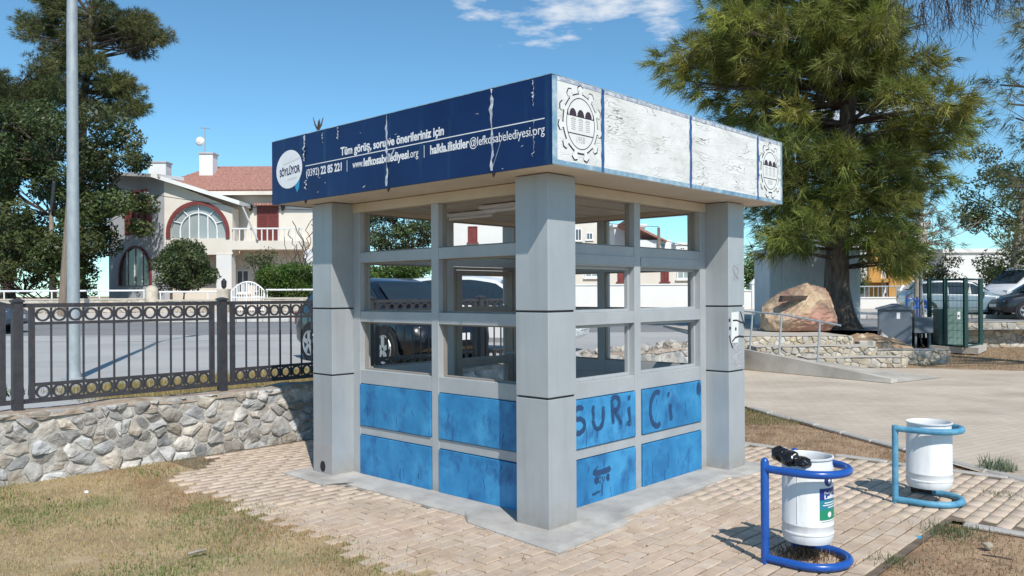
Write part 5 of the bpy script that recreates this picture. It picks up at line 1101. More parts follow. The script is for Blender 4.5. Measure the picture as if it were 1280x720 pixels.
# ================================================================== vegetation
def leafmat(name, cols, trans=.25, rough=.55, scale=1.2):
    return pm(name, cols, scale=scale, rough=rough, bump=0, trans=trans, attr='tone', detail=3, spec=.3)
PINE = leafmat('pine_needles', [(0.14, 0.17, 0.040), (0.23, 0.25, 0.058), (0.35, 0.34, 0.10)], .30)
PINE2 = leafmat('casuarina_needles', [(0.070, 0.088, 0.036), (0.125, 0.138, 0.052), (0.19, 0.19, 0.078)], .2, scale=.5)
LEAF = leafmat('broad_leaves', [(0.042, 0.064, 0.022), (0.075, 0.10, 0.034), (0.13, 0.15, 0.065)], .2, .45, scale=.6)
HEDGE = leafmat('hedge_leaves', [(0.040, 0.085, 0.014), (0.070, 0.125, 0.022), (0.11, 0.165, 0.035)], .25, .45, scale=1.0)
OLEA = leafmat('oleander_leaves', [(0.035, 0.060, 0.020), (0.070, 0.100, 0.038), (0.12, 0.145, 0.065)], .22, .5, scale=1.0)
BARK = pm('pine_bark', [(0.055, 0.042, 0.034), (0.13, 0.10, 0.08), (0.22, 0.175, 0.14)], scale=5, rough=.95, bump=1.0, bscale=12, bdist=.05, stretch=(2.2, 2.2, .5))
TWIG = pm('twig_bark', [(0.045, 0.035, 0.03), (0.11, 0.085, 0.07)], scale=8, rough=.95, bump=.3)
PALEBARK = pm('pale_bark', [(0.24, 0.20, 0.16), (0.38, 0.33, 0.27)], scale=5, rough=.9, bump=.5, stretch=(2, 2, .5))
def unit(v): return v / np.maximum(np.linalg.norm(v, axis=-1, keepdims=True), 1e-9)
def needles(rng, C, D, per, length, width, spread, droop):
    """tufts at C (n,3) with axis D; per blades each -> verts, faces, tone"""
    n = len(C); d = unit(np.repeat(unit(D), per, 0) + rng.normal(0, spread, (n * per, 3)))
    base = np.repeat(C, per, 0) + rng.normal(0, length * .12, (n * per, 3))
    L = length * rng.uniform(.6, 1.25, (n * per, 1)); tip = base + d * L; tip[:, 2] -= droop * L[:, 0] * rng.uniform(.5, 1.3, n * per)
    side = unit(np.cross(d, rng.normal(0, 1, (n * per, 3)))) * (width * .5) * rng.uniform(.7, 1.3, (n * per, 1))
    V = np.stack([base - side, base + side, tip], 1).reshape(-1, 3); F = np.arange(len(V)).reshape(-1, 3)
    t = np.repeat(rng.uniform(.55, 1.4, (n, 1)), per, 0) * rng.uniform(.85, 1.15, (n * per, 1))
    return V, F, np.repeat(t, 3, 1)
def leafcards(rng, C, size, outward, up=.35):
    """single leaves: a bent rhombus of two triangles"""
    n = len(C); nrm = unit(outward * .55 + rng.normal(0, .55, (n, 3)) + np.array([0, 0, up])); a = unit(np.cross(nrm, rng.normal(0, 1, (n, 3)))); b = np.cross(nrm, a)
    s = size * rng.uniform(.6, 1.35, (n, 1)); w = s * rng.uniform(.34, .5, (n, 1))
    V = np.stack([C - a * s * .5, C + b * w * .5 - nrm * s * .06, C + a * s * .5, C - b * w * .5 - nrm * s * .06], 1).reshape(-1, 3)
    F = np.arange(len(V)).reshape(-1, 4); t = rng.uniform(.72, 1.3, (n, 1))
    return V, F, np.repeat(t, 3, 1)
def limb(mb, p, q, r0, r1, rnd, bend=.12, n=6, sag=0.0):
    p, q = Vector(p), Vector(q); L = (q - p).length; pts = []; off = Vector((rnd.uniform(-1, 1), rnd.uniform(-1, 1), rnd.uniform(-.5, .5))) * bend * L
    for i in range(n + 1): t = i / n; pts.append(p.lerp(q, t) + off * math.sin(math.pi * t) + Vector((0, 0, -sag * L * t * t)))
    mb.tube(pts, [r0 + (r1 - r0) * i / n for i in range(n + 1)], 7 if r0 > .08 else 5); return pts
def conifer(name, label, base, trunk, clumps, needle, rnd_seed, mat, bark, group=None, tufts=46, per=13, trunk_r=(.42, .10), low_sag=.25):
    """trunk: list of points; clumps: (x,y,z,rx,rz) foliage sprays; branch drawn to each"""
    o = thing(name, label, 'tree', tuple(base), 0, group); rng = np.random.default_rng(rnd_seed); rnd = random.Random(rnd_seed); B = Vector(base)
    tp = [Vector(p) - B for p in trunk]; n = len(tp)
    m = MB(); R = []
    # trunk with buttress flare and rough outline
    rs = [trunk_r[0] + (trunk_r[1] - trunk_r[0]) * (i / (n - 1)) ** .8 for i in range(n)]
    fine = []; fr_ = []
    for i in range(n - 1):
        for k in range(5): t = k / 5; fine.append(tp[i].lerp(tp[i + 1], t)); fr_.append(rs[i] + (rs[i + 1] - rs[i]) * t)
    fine.append(tp[-1]); fr_.append(rs[-1])
    for p, r in zip(fine, fr_):
        fl = 1 + .55 * math.exp(-max(p.z, 0) / .35); R.append([(p.x + r * fl * (1 + .13 * mnoise.noise(Vector((math.cos(a) * 2.2, math.sin(a) * 2.2, p.z * .6 + rnd_seed)))) * math.cos(a), p.y + r * fl * (1 + .13 * mnoise.noise(Vector((math.cos(a) * 2.2 + 7, math.sin(a) * 2.2, p.z * .6)))) * math.sin(a), p.z) for a in [2 * math.pi * j / 16 for j in range(16)]])
    m.rings(R); m.build('trunk', bark, o, smooth=True)
    bm_ = MB(); Vs = []; Fs = []; Ts = []; off = 0
    for (x, y, z, rx, rz) in clumps:
        c = Vector((x, y, z)) - B
        zt = max(min(c.z - .15 * (c.xy.length), tp[-1].z - .3), 1.8); j = min(range(len(fine)), key=lambda i: abs(fine[i].z - zt)); s = fine[j]
        pts = limb(bm_, s, c, max(.02, .035 * rx + .02 + .008 * (c - s).length), .018, rnd, .08, 6, low_sag * .3)
        out = c - s; out = np.array([out.x, out.y, 0.0]); ln = np.linalg.norm(out); out = out / ln if ln > .3 else np.array([rnd.uniform(-1, 1), rnd.uniform(-1, 1), 0])
        k = int(tufts * rng.uniform(.75, 1.25) * (rx / .75) ** 1.6)
        u = rng.normal(0, 1, (k, 3)); u = unit(u) * rng.uniform(.15, 1, (k, 1)) ** .5
        C = np.array(c) + u * np.array([rx, rx, rz]) + out * rng.uniform(-.3, .45, (k, 1)) * rx; C[:, 2] -= low_sag * np.abs(u[:, 0:1] * out[0] + u[:, 1:2] * out[1])[:, 0] * rx
        D = u * .9 + out * .55 + np.array([0, 0, .15])
        V, F, T = needles(rng, C, D, per, *needle)
        T = T * rng.uniform(.62, 1.2) * np.array([rng.uniform(.85, 1.1), 1, rng.uniform(.8, 1.15)])
        Vs.append(V); Fs.append(F + off); Ts.append(T); off += len(V)
        # fine twigs carrying the tufts
        for q in C[::6]: bm_.tube([tuple(pts[-2]), tuple((np.array(pts[-2]) + q) / 2 + rng.normal(0, .04, 3)), tuple(q)], [.012, .008, .004], 3, caps=False)
    cr = rawmesh('crown', np.concatenate(Vs), np.concatenate(Fs), mat, o, np.concatenate(Ts)); bm_.build('branches', TWIG if bark is BARK else bark, o)
    return o
def broadleaf(name, label, base, trunk, clumps, leaf, n_per_m3, seed, mat, bark, cat='tree', group=None, tr=(.2, .06), fill=.62):
    o = thing(name, label, cat, tuple(base), 0, group); rng = np.random.default_rng(seed); rnd = random.Random(seed); B = Vector(base); m = MB(); tp = [Vector(p) - B for p in trunk]
    n = len(tp); m.tube(tp, [tr[0] + (tr[1] - tr[0]) * i / (n - 1) for i in range(n)], 10); m.build('trunk', bark, o, smooth=True)
    bm_ = MB(); Vs = []; Fs = []; Ts = []; off = 0
    for (x, y, z, r) in clumps:
        c = Vector((x, y, z)) - B; j = min(range(n), key=lambda i: abs(tp[i].z - (c.z - .5 * c.xy.length))); limb(bm_, tp[j], c, max(.018, .05 * r), .012, rnd, .1, 5)
        k = int(n_per_m3 * r ** 2.2); u = unit(rng.normal(0, 1, (k, 3))); rad = rng.uniform(fill ** 3, 1.15, (k, 1)) ** (1 / 3)
        wob = np.array([1 + .35 * mnoise.noise(Vector(q) * 2.3 + Vector((x, y, z))) for q in u])[:, None]
        C = np.array(c) + u * rad * wob * r * np.array([1, 1, .82]); V, F, T = leafcards(rng, C, leaf, u); T = T * rng.uniform(.78, 1.22) * np.array([rng.uniform(.9, 1.15), 1, rng.uniform(.85, 1.1)])
        Vs.append(V); Fs.append(F + off); Ts.append(T); off += len(V)
        for q in C[::40]: bm_.tube([tuple(c), tuple((np.array(c) + q) / 2), tuple(q)], [.014, .01, .004], 3, caps=False)
    rawmesh('crown', np.concatenate(Vs), np.concatenate(Fs), mat, o, np.concatenate(Ts)); bm_.build('branches', TWIG, o); return o
# ---- big pine on the right
def big_pine():
    rng = np.random.default_rng(5); base = at(1050, 407, 23.6); base.z = .60
    ctr = [base, at(1046, 360, 23.6), at(1047, 300, 23.6), at(1058, 180, 23.6), at(1064, 60, 23.7), at(1062, -60, 23.8), at(1060, -130, 23.8)]
    # outline seen in the picture, as (py, left px, right px) half widths around the axis at this distance
    prof = [(-150, 1010, 1115), (-110, 960, 1150), (-60, 900, 1165), (0, 875, 1150), (40, 862, 1140), (80, 845, 1160), (120, 880, 1175), (150, 905, 1205), (200, 905, 1190), (240, 925, 1165), (280, 945, 1150), (312, 1000, 1135), (330, 1090, 1130)]
    cl = []; tries = 0
    while len(cl) < 330 and tries < 12000:
        tries += 1; py = rng.uniform(-150, 325); i = max(0, min(len(prof) - 2, next((j for j in range(len(prof) - 1) if prof[j + 1][0] >= py), 0))); t = (py - prof[i][0]) / (prof[i + 1][0] - prof[i][0])
        l = prof[i][1] + (prof[i + 1][1] - prof[i][1]) * t; r = prof[i][2] + (prof[i + 1][2] - prof[i][2]) * t
        c = (l + r) / 2; hw = (r - l) / 2 * 23.6 / FPX; a = rng.uniform(0, 2 * math.pi); k = rng.uniform(.12, 1) ** .55
        cx_ = at(c, py, 23.6); x = cx_.x + hw * .92 * k * math.cos(a); y = 23.6 + hw * .85 * k * math.sin(a); z = cx_.z
        if py > 262 and abs(x - base.x) < 1.0: continue
        if any((x - q[0]) ** 2 + (y - q[1]) ** 2 + 1.6 * (z - q[2]) ** 2 < .40 ** 2 for q in cl): continue
        cl.append((x, y, z, rng.uniform(.42, .74), rng.uniform(.30, .46)))
    for px, py, dy in ((838, 72, -.4), (852, 84, -.2), (872, 98, -.6), (866, 62, 0), (890, 60, -.8), (1205, 150, 0), (1188, 158, -.5), (1160, 148, -.8), (1125, 315, -1.4), (1112, 300, -1.6), (1095, 296, -1.8), (1010, 284, -2.0), (995, 296, -1.6), (1080, 286, -1.6), (1040, 268, -1.9), (968, 304, -1.2), (980, 290, -1.6), (1108, 326, -.6)):
        p = at(px, py, 23.6 + dy); cl.append((p.x, p.y, p.z, .62, .42))
    conifer('pine_tree', 'large shaggy pine with drooping yellow green needles behind the boulder', base, ctr, cl, (.40, .021, .50, .24), 5, PINE, BARK, tufts=34, per=24)
big_pine()
# ---- casuarina and broadleaf trees at the left
def left_trees():
    rng = np.random.default_rng(9)
    Y = 50; base = at(98, 372, Y); base.z = .9
    cl = []
    for (px0, px1, py0, py1, n) in ((60, 190, 8, 55, 34), (150, 205, 38, 62, 10), (25, 75, 22, 42, 9), (45, 80, -12, 12, 8), (70, 150, -40, 5, 12), (60, 110, 55, 85, 10), (85, 150, 95, 135, 14), (130, 172, 128, 146, 8), (95, 125, 70, 100, 6), (120, 165, 100, 118, 6)):
        for _ in range(n): p = at(rng.uniform(px0, px1), rng.uniform(py0, py1), Y + rng.uniform(-2.4, 2.4)); cl.append((p.x, p.y, p.z, rng.uniform(.55, 1.0), rng.uniform(.38, .6)))
    conifer('casuarina_tree', 'tall dark casuarina with an umbrella top rising above the left trees', base, [base, at(100, 250, Y), at(104, 130, Y), at(112, 60, Y), at(115, 10, Y)], cl, (.36, .030, .5, .10), 9, PINE2, BARK, 'trees behind the left garden wall', tufts=58, per=13, trunk_r=(.4, .12))
    Y = 47; base = at(10, 372, Y); base.z = .9; cl = []
    for (px0, px1, py0, py1, n) in ((-50, 70, 92, 130, 34), (-60, 60, 130, 180, 34), (-60, 50, 180, 215, 18), (40, 75, 78, 100, 4)):
        for _ in range(n): p = at(rng.uniform(px0, px1), rng.uniform(py0, py1), Y + rng.uniform(-2.4, 2.4)); cl.append((p.x, p.y, p.z, rng.uniform(.6, 1.05), rng.uniform(.45, .7)))
    conifer('casuarina_tree', 'yellowish casuarina cut by the left picture edge', base, [base, at(8, 250, Y), at(12, 160, Y), at(15, 110, Y)], cl, (.36, .030, .5, .15), 10, PINE2, BARK, 'trees behind the left garden wall', tufts=58, per=13, trunk_r=(.35, .1))
    Y = 41.0; base = at(66, 372, Y); base.z = .88; cl = []
    pr = [(140, -10, 155), (165, -40, 176), (190, -60, 186), (220, -60, 190), (255, -60, 188), (290, -60, 178), (320, -60, 152), (345, -60, 130)]
    while len(cl) < 120:
        py = rng.uniform(140, 345); i = next(j for j in range(len(pr) - 1) if pr[j + 1][0] >= py); t = (py - pr[i][0]) / (pr[i + 1][0] - pr[i][0]); l = pr[i][1] + (pr[i + 1][1] - pr[i][1]) * t; r = pr[i][2] + (pr[i + 1][2] - pr[i][2]) * t
        hw = (r - l) / 2; c = (l + r) / 2; a = rng.uniform(0, 6.28); k = rng.uniform(.05, 1) ** .5; p = at(c + hw * k * math.cos(a), py, Y); cl.append((p.x, Y + 2.9 * k * math.sin(a), p.z, rng.uniform(.5, .95)))
    broadleaf('garden_tree', 'dense dark broadleaf tree covering the left end of the villa', base, [base, at(66, 330, Y), at(64, 270, Y), at(70, 200, Y)], cl, .22, 900, 12, LEAF, PALEBARK, group='trees behind the left garden wall')
left_trees()
def shrub(name, label, px0, px1, py0, py1, Y, mat, leaf, dens, seed, n=26, boxy=False, depth=1.1, cat='shrub', zb=.86):
    rng = np.random.default_rng(seed); base = at((px0 + px1) / 2, py1, Y); base.z = zb; cl = []; hw = (px1 - px0) / 2; hh = (py1 - py0)
    for _ in range(n):
        if boxy: px = rng.uniform(px0 + 5, px1 - 5); py = rng.uniform(py0 + 5, py1 - 4); dy = rng.uniform(-depth, depth)
        else: a = rng.uniform(0, 6.28); k = rng.uniform(.05, 1) ** .5; v = rng.uniform(.12, .95); w = math.sqrt(max(.1, 1 - ((v - .42) / .62) ** 2)); px = (px0 + px1) / 2 + hw * .86 * k * w * math.cos(a); py = py1 - hh * v; dy = depth * k * w * math.sin(a)
        p = at(px, py, Y + dy); cl.append((p.x, p.y, p.z, rng.uniform(.3, .48) * (1.2 if not boxy else 1)))
    return broadleaf(name, label, base, [base, base + Vector((0, 0, .4)), base + Vector((.05, 0, .9))], cl, leaf, dens, seed, mat, PALEBARK, cat, 'shrubs along the villa wall' if px1 < 560 else None, (.07, .03), .5)
shrub('oleander_shrub', 'rounded grey green oleander in front of the arched window', 187, 271, 304, 362, 39.0, OLEA, .15, 1300, 21, 60)
shrub('hedge', 'bright green clipped hedge beside the white garden gate', 322, 398, 330, 374, 38.4, HEDGE, .11, 1900, 22, 80, True, .6, 'hedge')
shrub('climbing_plant', 'dull yellowish creeper above the clipped hedge', 308, 345, 310, 338, 39.4, OLEA, .13, 500, 23, 14, True, .5, 'plant')
shrub('hedge', 'dark green hedge seen through the left kiosk window', 425, 545, 322, 376, 38.6, HEDGE, .13, 1500, 24, 90, True, .7, 'hedge')
shrub('garden_tree', 'leafy green tree seen through the upper left kiosk window', 445, 560, 240, 335, 44.0, OLEA, .18, 800, 25, 70, False, 2.0, 'tree')
shrub('garden_bush', 'small green bush left of the transformer housing', 925, 962, 318, 362, 41, HEDGE, .14, 800, 26, 16, False, .8, 'bush')
shrub('cypress_bush', 'narrow dark green bush beside the ochre house', 1066, 1082, 322, 368, 40.5, HEDGE, .12, 900, 27, 12, True, .4, 'bush')
shrub('garden_tree', 'dark green clump above the silver car', 1140, 1200, 300, 352, 41, LEAF, .16, 600, 28, 24, True, 1.2, 'tree')
shrub('garden_hedge', 'dark hedge behind the white van', 1225, 1300, 330, 366, 43, LEAF, .15, 800, 29, 26, True, 1.0, 'hedge')
shrub('garden_hedge', 'dark undergrowth below the trees behind the left garden wall', -70, 128, 312, 368, 43.5, LEAF, .20, 700, 30, 60, True, 1.4, 'hedge')
def dry_creeper():
    b = at(385, 372, 42.5); o = thing('bare_creeper', 'grey leafless creeper on the corner of the villa', 'plant', (b.x, b.y, .88)); rnd = random.Random(3)
    for s in range(16):
        p = Vector((rnd.uniform(-.9, .6), rnd.uniform(-.2, .2), rnd.uniform(.2, 2.5))); pts = [p.copy()]
        for i in range(9): p = p + Vector((rnd.uniform(-.28, .28), rnd.uniform(-.08, .08), rnd.uniform(.1, .45))); pts.append(p.copy())
        m = MB(); m.tube(pts, .022, 4); m.build('stem', TWIG, o)
dry_creeper()
# ---- trees at the right edge
def right_trees():
    rng = np.random.default_rng(15); Y = 36.0; base = at(1271, 352, Y); base.z = .8; cl = []
    pr = [(178, 1225, 1290), (215, 1212, 1340), (250, 1205, 1370), (285, 1202, 1380), (315, 1215, 1370), (335, 1235, 1350)]
    while len(cl) < 62:
        py = rng.uniform(178, 335); i = next(j for j in range(len(pr) - 1) if pr[j + 1][0] >= py); t = (py - pr[i][0]) / (pr[i + 1][0] - pr[i][0]); l = pr[i][1] + (pr[i + 1][1] - pr[i][1]) * t; r = pr[i][2] + (pr[i + 1][2] - pr[i][2]) * t
        hw = (r - l) / 2; c = (l + r) / 2; a = rng.uniform(0, 6.28); k = rng.uniform(.05, 1) ** .5; p = at(c + hw * k * math.cos(a), py, Y); cl.append((p.x, Y + 2.4 * k * math.sin(a), p.z, rng.uniform(.4, .75)))
    broadleaf('street_tree', 'dark leafy tree with pale trunk at the right picture edge', base, [base, at(1270, 320, Y), at(1275, 280, Y), at(1282, 230, Y)], cl, .16, 620, 16, LEAF, PALEBARK, tr=(.26, .12))
    # thin half bare conifer right of the pine
    Y = 30.0; base = at(1146, 385, Y); base.z = .65; cl = []
    for (px, py, r) in ((1140, 310, .5), (1150, 325, .45), (1148, 290, .6), (1130, 275, .55), (1165, 300, .45), (1175, 285, .4), (1180, 262, .45), (1150, 255, .4), (1190, 300, .35), (1132, 245, .4), (1165, 270, .35), (1142, 332, .4), (1160, 235, .3)):
        p = at(px, py, Y + rng.uniform(-.6, .6)); cl.append((p.x, p.y, p.z, r, r * .7))
    o = conifer('young_pine', 'thin half bare pine between the big pine and the right tree', base, [base, at(1147, 330, Y), at(1150, 270, Y), at(1156, 215, Y)], cl, (.4, .022, .45, .3), 17, PINE2, PALEBARK, tufts=30, per=12, trunk_r=(.12, .03))
    rnd = random.Random(8); tw = MB()
    for i in range(26):
        s = at(1150 + rnd.uniform(-3, 6), rnd.uniform(225, 330), Y) - base; e = s + Vector((rnd.uniform(-1.2, 2.2), rnd.uniform(-.5, .5), rnd.uniform(.6, 2.4))); limb(tw, s, e, .022, .006, rnd, .1, 5)
    tw.build('bare_twigs', PALEBARK, o)
    # overhanging tree standing outside the frame on the right: bare hanging twigs and a curtain of needles
    Y = 17.0; base = Vector((13.2, Y, 0)); rng = np.random.default_rng(33); cl = []
    for _ in range(46):
        px = rng.uniform(1246, 1330); py = rng.uniform(-60, 330); lim = 1252 + 14 * math.sin(py * .05) + (0 if py < 180 else 8)
        if px < lim: continue
        p = at(px, py, Y + rng.uniform(-1.2, 1.2)); cl.append((p.x, p.y, p.z, rng.uniform(.22, .42), rng.uniform(.22, .4)))
    o = conifer('overhanging_pine', 'dark pine boughs and bare twigs hanging in at the upper right corner', base, [base, base + Vector((-.3, 0, 4)), base + Vector((-.8, 0, 8)), base + Vector((-1.6, 0, 10.5))], cl, (.26, .012, .5, .35), 34, PINE2, BARK, tufts=44, per=13, trunk_r=(.35, .1))
    rnd = random.Random(12); tw = MB()
    for k in range(7):
        s = base + Vector((-1.2, rnd.uniform(-.4, .4), 9.2 + rnd.uniform(-.5, .8))) - base; e = at(rnd.uniform(1105, 1215), rnd.uniform(-38, 8), Y + rnd.uniform(-.8, .8)) - base; pts = limb(tw, s, e, .045, .012, rnd, .06, 10)
        for p in pts[3:]:
            for _ in range(4):
                q = p + Vector((rnd.uniform(-.25, .25), rnd.uniform(-.3, .3), -rnd.uniform(.3, 1.5))); mid = (p + q) / 2 + Vector((rnd.uniform(-.12, .12), rnd.uniform(-.1, .1), 0)); tw.tube([p, mid, q], [.010, .007, .003], 3, caps=False)
                for _ in range(3): a_ = mid.lerp(q, rnd.random()); tw.tube([a_, a_ + Vector((rnd.uniform(-.22, .22), rnd.uniform(-.15, .15), -rnd.uniform(.05, .35)))], [.006, .003], 3, caps=False)
    tw.build('bare_twigs', TWIG, o)
right_trees()
# dark spiky tuft sticking up from the kiosk roof edge
def roof_tuft():
    p = k2w(-.24, 2.40, FT + .01); o = thing('roof_weed', 'small dark spiky weed on the navy edge of the kiosk roof', 'weed', tuple(p)); rnd = random.Random(4)
    for i in range(9):
        m = MB(); a = rnd.uniform(0, 6.28); k = rnd.uniform(.01, .04); m.tube([(0, 0, 0), (k * math.cos(a), k * math.sin(a), .05), (k * 1.6 * math.cos(a), k * 1.6 * math.sin(a), rnd.uniform(.07, .12))], [.010, .008, .002], 4); m.build('stem', TWIG, o)
roof_tuft()
# ---- grass and litter on the ground
GRASS = pm('grass_blades', [(1, 1, 1), (1, 1, 1)], scale=1, rough=.7, bump=0, attr='tone', trans=.3, spec=.2)
def blades(P, h, w, cols, rng, lean=.6):
    n = len(P); a = rng.uniform(0, 6.283, n); side = np.stack([np.cos(a), np.sin(a), 0 * a], 1) * (w * rng.uniform(.6, 1.4, n))[:, None] * .5
    b = rng.uniform(0, 6.283, n); L = h * rng.uniform(.45, 1.3, n); ln = np.abs(rng.normal(0, lean, n)); tip = P + np.stack([np.cos(b) * np.sin(ln), np.sin(b) * np.sin(ln), np.cos(ln)], 1) * L[:, None]
    tip[:, 2] = np.maximum(tip[:, 2], P[:, 2] + .004)
    V = np.stack([P - side, P + side, tip], 1).reshape(-1, 3); return V, np.arange(len(V)).reshape(-1, 3), cols
def fbm(x, y, s, o=0.0): return np.array([mnoise.noise(Vector((a * s + o, b * s, o))) + .5 * mnoise.noise(Vector((a * s * 2.3, b * s * 2.3 + o, o))) for a, b in zip(x, y)])
def lawn():
    rng = np.random.default_rng(3); n = 130000; x = rng.uniform(-4.6, .75, n); y = rng.uniform(-1.2, 4.46, n)
    wx = KX + math.cos(TH) * x - math.sin(TH) * y; wy = KY + math.sin(TH) * x + math.cos(TH) * y
    ok = (wy > 3.9) & (wx > -wy * .70 - .3); x, y, wx, wy = x[ok], y[ok], wx[ok], wy[ok]
    f = fbm(x, y, 1.1, 2.0); edge = -1.08 + .20 * fbm(x, y, 1.3, 7) + np.where(y < .8, -.10, 0)
    far = x - edge; keep = (far < 0) | (rng.uniform(0, 1, len(x)) < np.exp(-np.maximum(far, 0) * 9) * .55)
    near_wall = (y > 3.55 + .25 * fbm(x, y, 2.2, 3)) & (x > -1.3); keep |= near_wall & (rng.uniform(0, 1, len(x)) < np.clip(.75 - .55 * (x + .9), 0, .8) * np.clip((y - 3.5) * 1.6, 0, 1))
    bald = fbm(x, y, 2.0, 11); keep &= (bald < .55) | (rng.uniform(0, 1, len(x)) < .3)
    x, y, wx, wy, f = x[keep], y[keep], wx[keep], wy[keep], f[keep]; m = len(x)
    straw = np.array([.50, .385, .205]); brown = np.array([.33, .185, .095]); green = np.array([.15, .205, .055])
    g = np.clip(f * 1.5 + .16 + .5 * np.exp(-((x + 1.25) / .35) ** 2) * (y < 2.6), 0, 1)[:, None]; b = np.clip(fbm(x, y, .75, 5) * 2.2 + .42, 0, 1)[:, None]
    c = straw * (1 - b * .9) + brown * b * .9; pick = rng.uniform(0, 1, (m, 1)); c = np.where(pick < g * .85, green * rng.uniform(.8, 1.4, (m, 1)), c); c = c * rng.uniform(.7, 1.3, (m, 1))
    P = np.stack([wx, wy, np.full(m, -.012)], 1); V, F, C = blades(P, .029 + .012 * g[:, 0], .0055, c, rng, .85)
    o = rawmesh('grass', V, F, GRASS, None, C); tag(o, 'patchy dry and green grass left of the paving', 'grass', kind='stuff')
lawn()
def dry_litter():
    rng = np.random.default_rng(8); segs = []
    def area(test, n, box, h, cols, lean=1.35):
        x = rng.uniform(box[0], box[1], n); y = rng.uniform(box[2], box[3], n); k = np.array([test(a, b) for a, b in zip(x, y)]); x, y = x[k], y[k]
        c = np.array(cols)[rng.integers(0, len(cols), len(x))] * rng.uniform(.65, 1.25, (len(x), 1)); segs.append(blades(np.stack([x, y, np.full(len(x), -.03)], 1), np.full(len(x), h), .007, c, rng, lean))
    br = [(.30, .19, .11), (.40, .29, .17), (.22, .135, .08), (.46, .36, .22)]
    def t1(a, b): u, v = w2k(a, b); return u < 2.15 and v < -1.98 + .06 * math.sin(u * 9) and b > 3.2
    area(t1, 15000, (1.6, 4.4, 3.6, 6.2), .034, br)
    def t2(a, b): u, v = w2k(a, b); return u > 4.07 and a < 3.42 + (11.7 - b) * .235 - .03 and b < 12
    area(t2, 15000, (2.2, 4.7, 6.6, 12.2), .036, br)
    gr = [(.17, .19, .075), (.24, .22, .10), (.36, .30, .17)]
    def t3(a, b): u, v = w2k(a, b); return u > 4.6 and a < 3.42 + (11.7 - b) * .235 and b > 10.3
    area(t3, 7000, (2.4, 3.8, 10.0, 12.0), .06, gr, .9)
    def t4(a, b): return b > 16.9 and a > 9.0 + max(0, 18.5 - b) * .8
    area(t4, 26000, (9.0, 20, 16.8, 24.2), .09, [(.36, .26, .14), (.28, .19, .10), (.44, .34, .2)], 1.1)
    V = np.concatenate([s[0] for s in segs]); C = np.concatenate([s[2] for s in segs]); o = rawmesh('dry_grass', V, np.arange(len(V)).reshape(-1, 3), GRASS, None, C); tag(o, 'brown straw and dead grass on the bare beds', 'dry grass', kind='stuff')
dry_litter()
def verge():      # yellow strip behind the fence
    rng = np.random.default_rng(18); n = 30000; b = rng.uniform(-.9, 6, n); a = rng.uniform(4.8, 7.7, n); k = b > -.7 + .3 * rng.normal(0, 1, n); b, a = b[k], a[k]
    P = np.stack([KX + math.cos(TH) * b - math.sin(TH) * a, KY + math.sin(TH) * b + math.cos(TH) * a, np.full(len(a), 0.462)], 1); c = np.array([(.46, .36, .17), (.36, .27, .12), (.28, .26, .10)])[rng.integers(0, 3, len(a))] * rng.uniform(.7, 1.25, (len(a), 1))
    V, F, C = blades(P, np.full(len(a), .10), .010, c, rng, .9); o = rawmesh('verge_grass', V, F, GRASS, None, C); tag(o, 'yellow dry grass strip behind the iron fence', 'grass', kind='stuff')
    struct(MB().poly([k2w(-1.0, 4.77, .461), k2w(7, 4.77, .461), k2w(7, 7.8, .461), k2w(-.2, 7.6, .461)], (0, 0, .004)).build('verge', LAWN))
verge()
def weed(px, py, h, n, seed, label, cols=((.10, .14, .06), (.16, .18, .09)), spread=.10, z=0.0, kind=None):
    g = gnd(px, py, z); rng = np.random.default_rng(seed); P = np.stack([g.x + rng.normal(0, spread, n), g.y + rng.normal(0, spread, n), np.full(n, -.005 + z)], 1); c = np.array(cols)[rng.integers(0, len(cols), n)] * rng.uniform(.7, 1.3, (n, 1))
    V, F, C = blades(P, np.full(n, h), h * .12, c, rng, .7); return tag(rawmesh('weed', V, F, GRASS, None, C), label, 'weed', 'weeds growing in the paving', kind='stuff' if n > 100 else None)
weed(1247, 586, .12, 260, 41, 'grey green bushy weed at the kerb right of the far bin', ((.24, .27, .19), (.17, .21, .12), (.32, .33, .24)), .07)
weed(1190, 665, .05, 500, 42, 'flat green weed patch right of the blue bottle cap', spread=.11)
weed(1120, 702, .05, 160, 43, 'sparse weed in the joint right of the near bin', spread=.07)
weed(1250, 618, .04, 140, 44, 'thin weed line in the paving right of the far bin', spread=.08)
weed(655, 698, .035, 14, 45, 'dry sprig in the paving joint before the near column', ((.2, .13, .08),), .018)
weed(540, 655, .03, 14, 46, 'tiny sprig by the plinth edge left of the near column', ((.2, .14, .08),), .02)
weed(12, 494, .14, 60, 47, 'dark green weed at the foot of the left fence post', ((.04, .07, .03), (.08, .10, .05)), .10, .645)
weed(1008, 694, .05, 900, 48, 'dead brown grass inside the near bin hoop', ((.20, .12, .07), (.34, .25, .15), (.12, .07, .05)), .085)

def leaf_litter():
    rng = np.random.default_rng(51); n = 420; x = rng.uniform(-1.0, 4.0, n); y = rng.uniform(-2.0, 4.4, n); keep = ((np.abs(x + .15) < .25) | (np.abs(y + .25) < .3) | (rng.uniform(0, 1, n) < .35)); x, y = x[keep], y[keep]
    C = np.array([tuple(k2w(a, b, .006)) for a, b in zip(x, y)]); V, F, T = leafcards(rng, C, .022, np.zeros((len(C), 3)), 2.5); V[:, 2] = np.maximum(V[:, 2], .003)
    col = np.array([(.20, .10, .05), (.30, .18, .09), (.14, .08, .05), (.42, .33, .2)])[rng.integers(0, 4, len(C))] * T
    tag(rawmesh('leaf_litter', V, F, GRASS, None, col), 'scattered dry leaf scraps on the paving round the kiosk', 'leaves', kind='stuff')
leaf_litter()
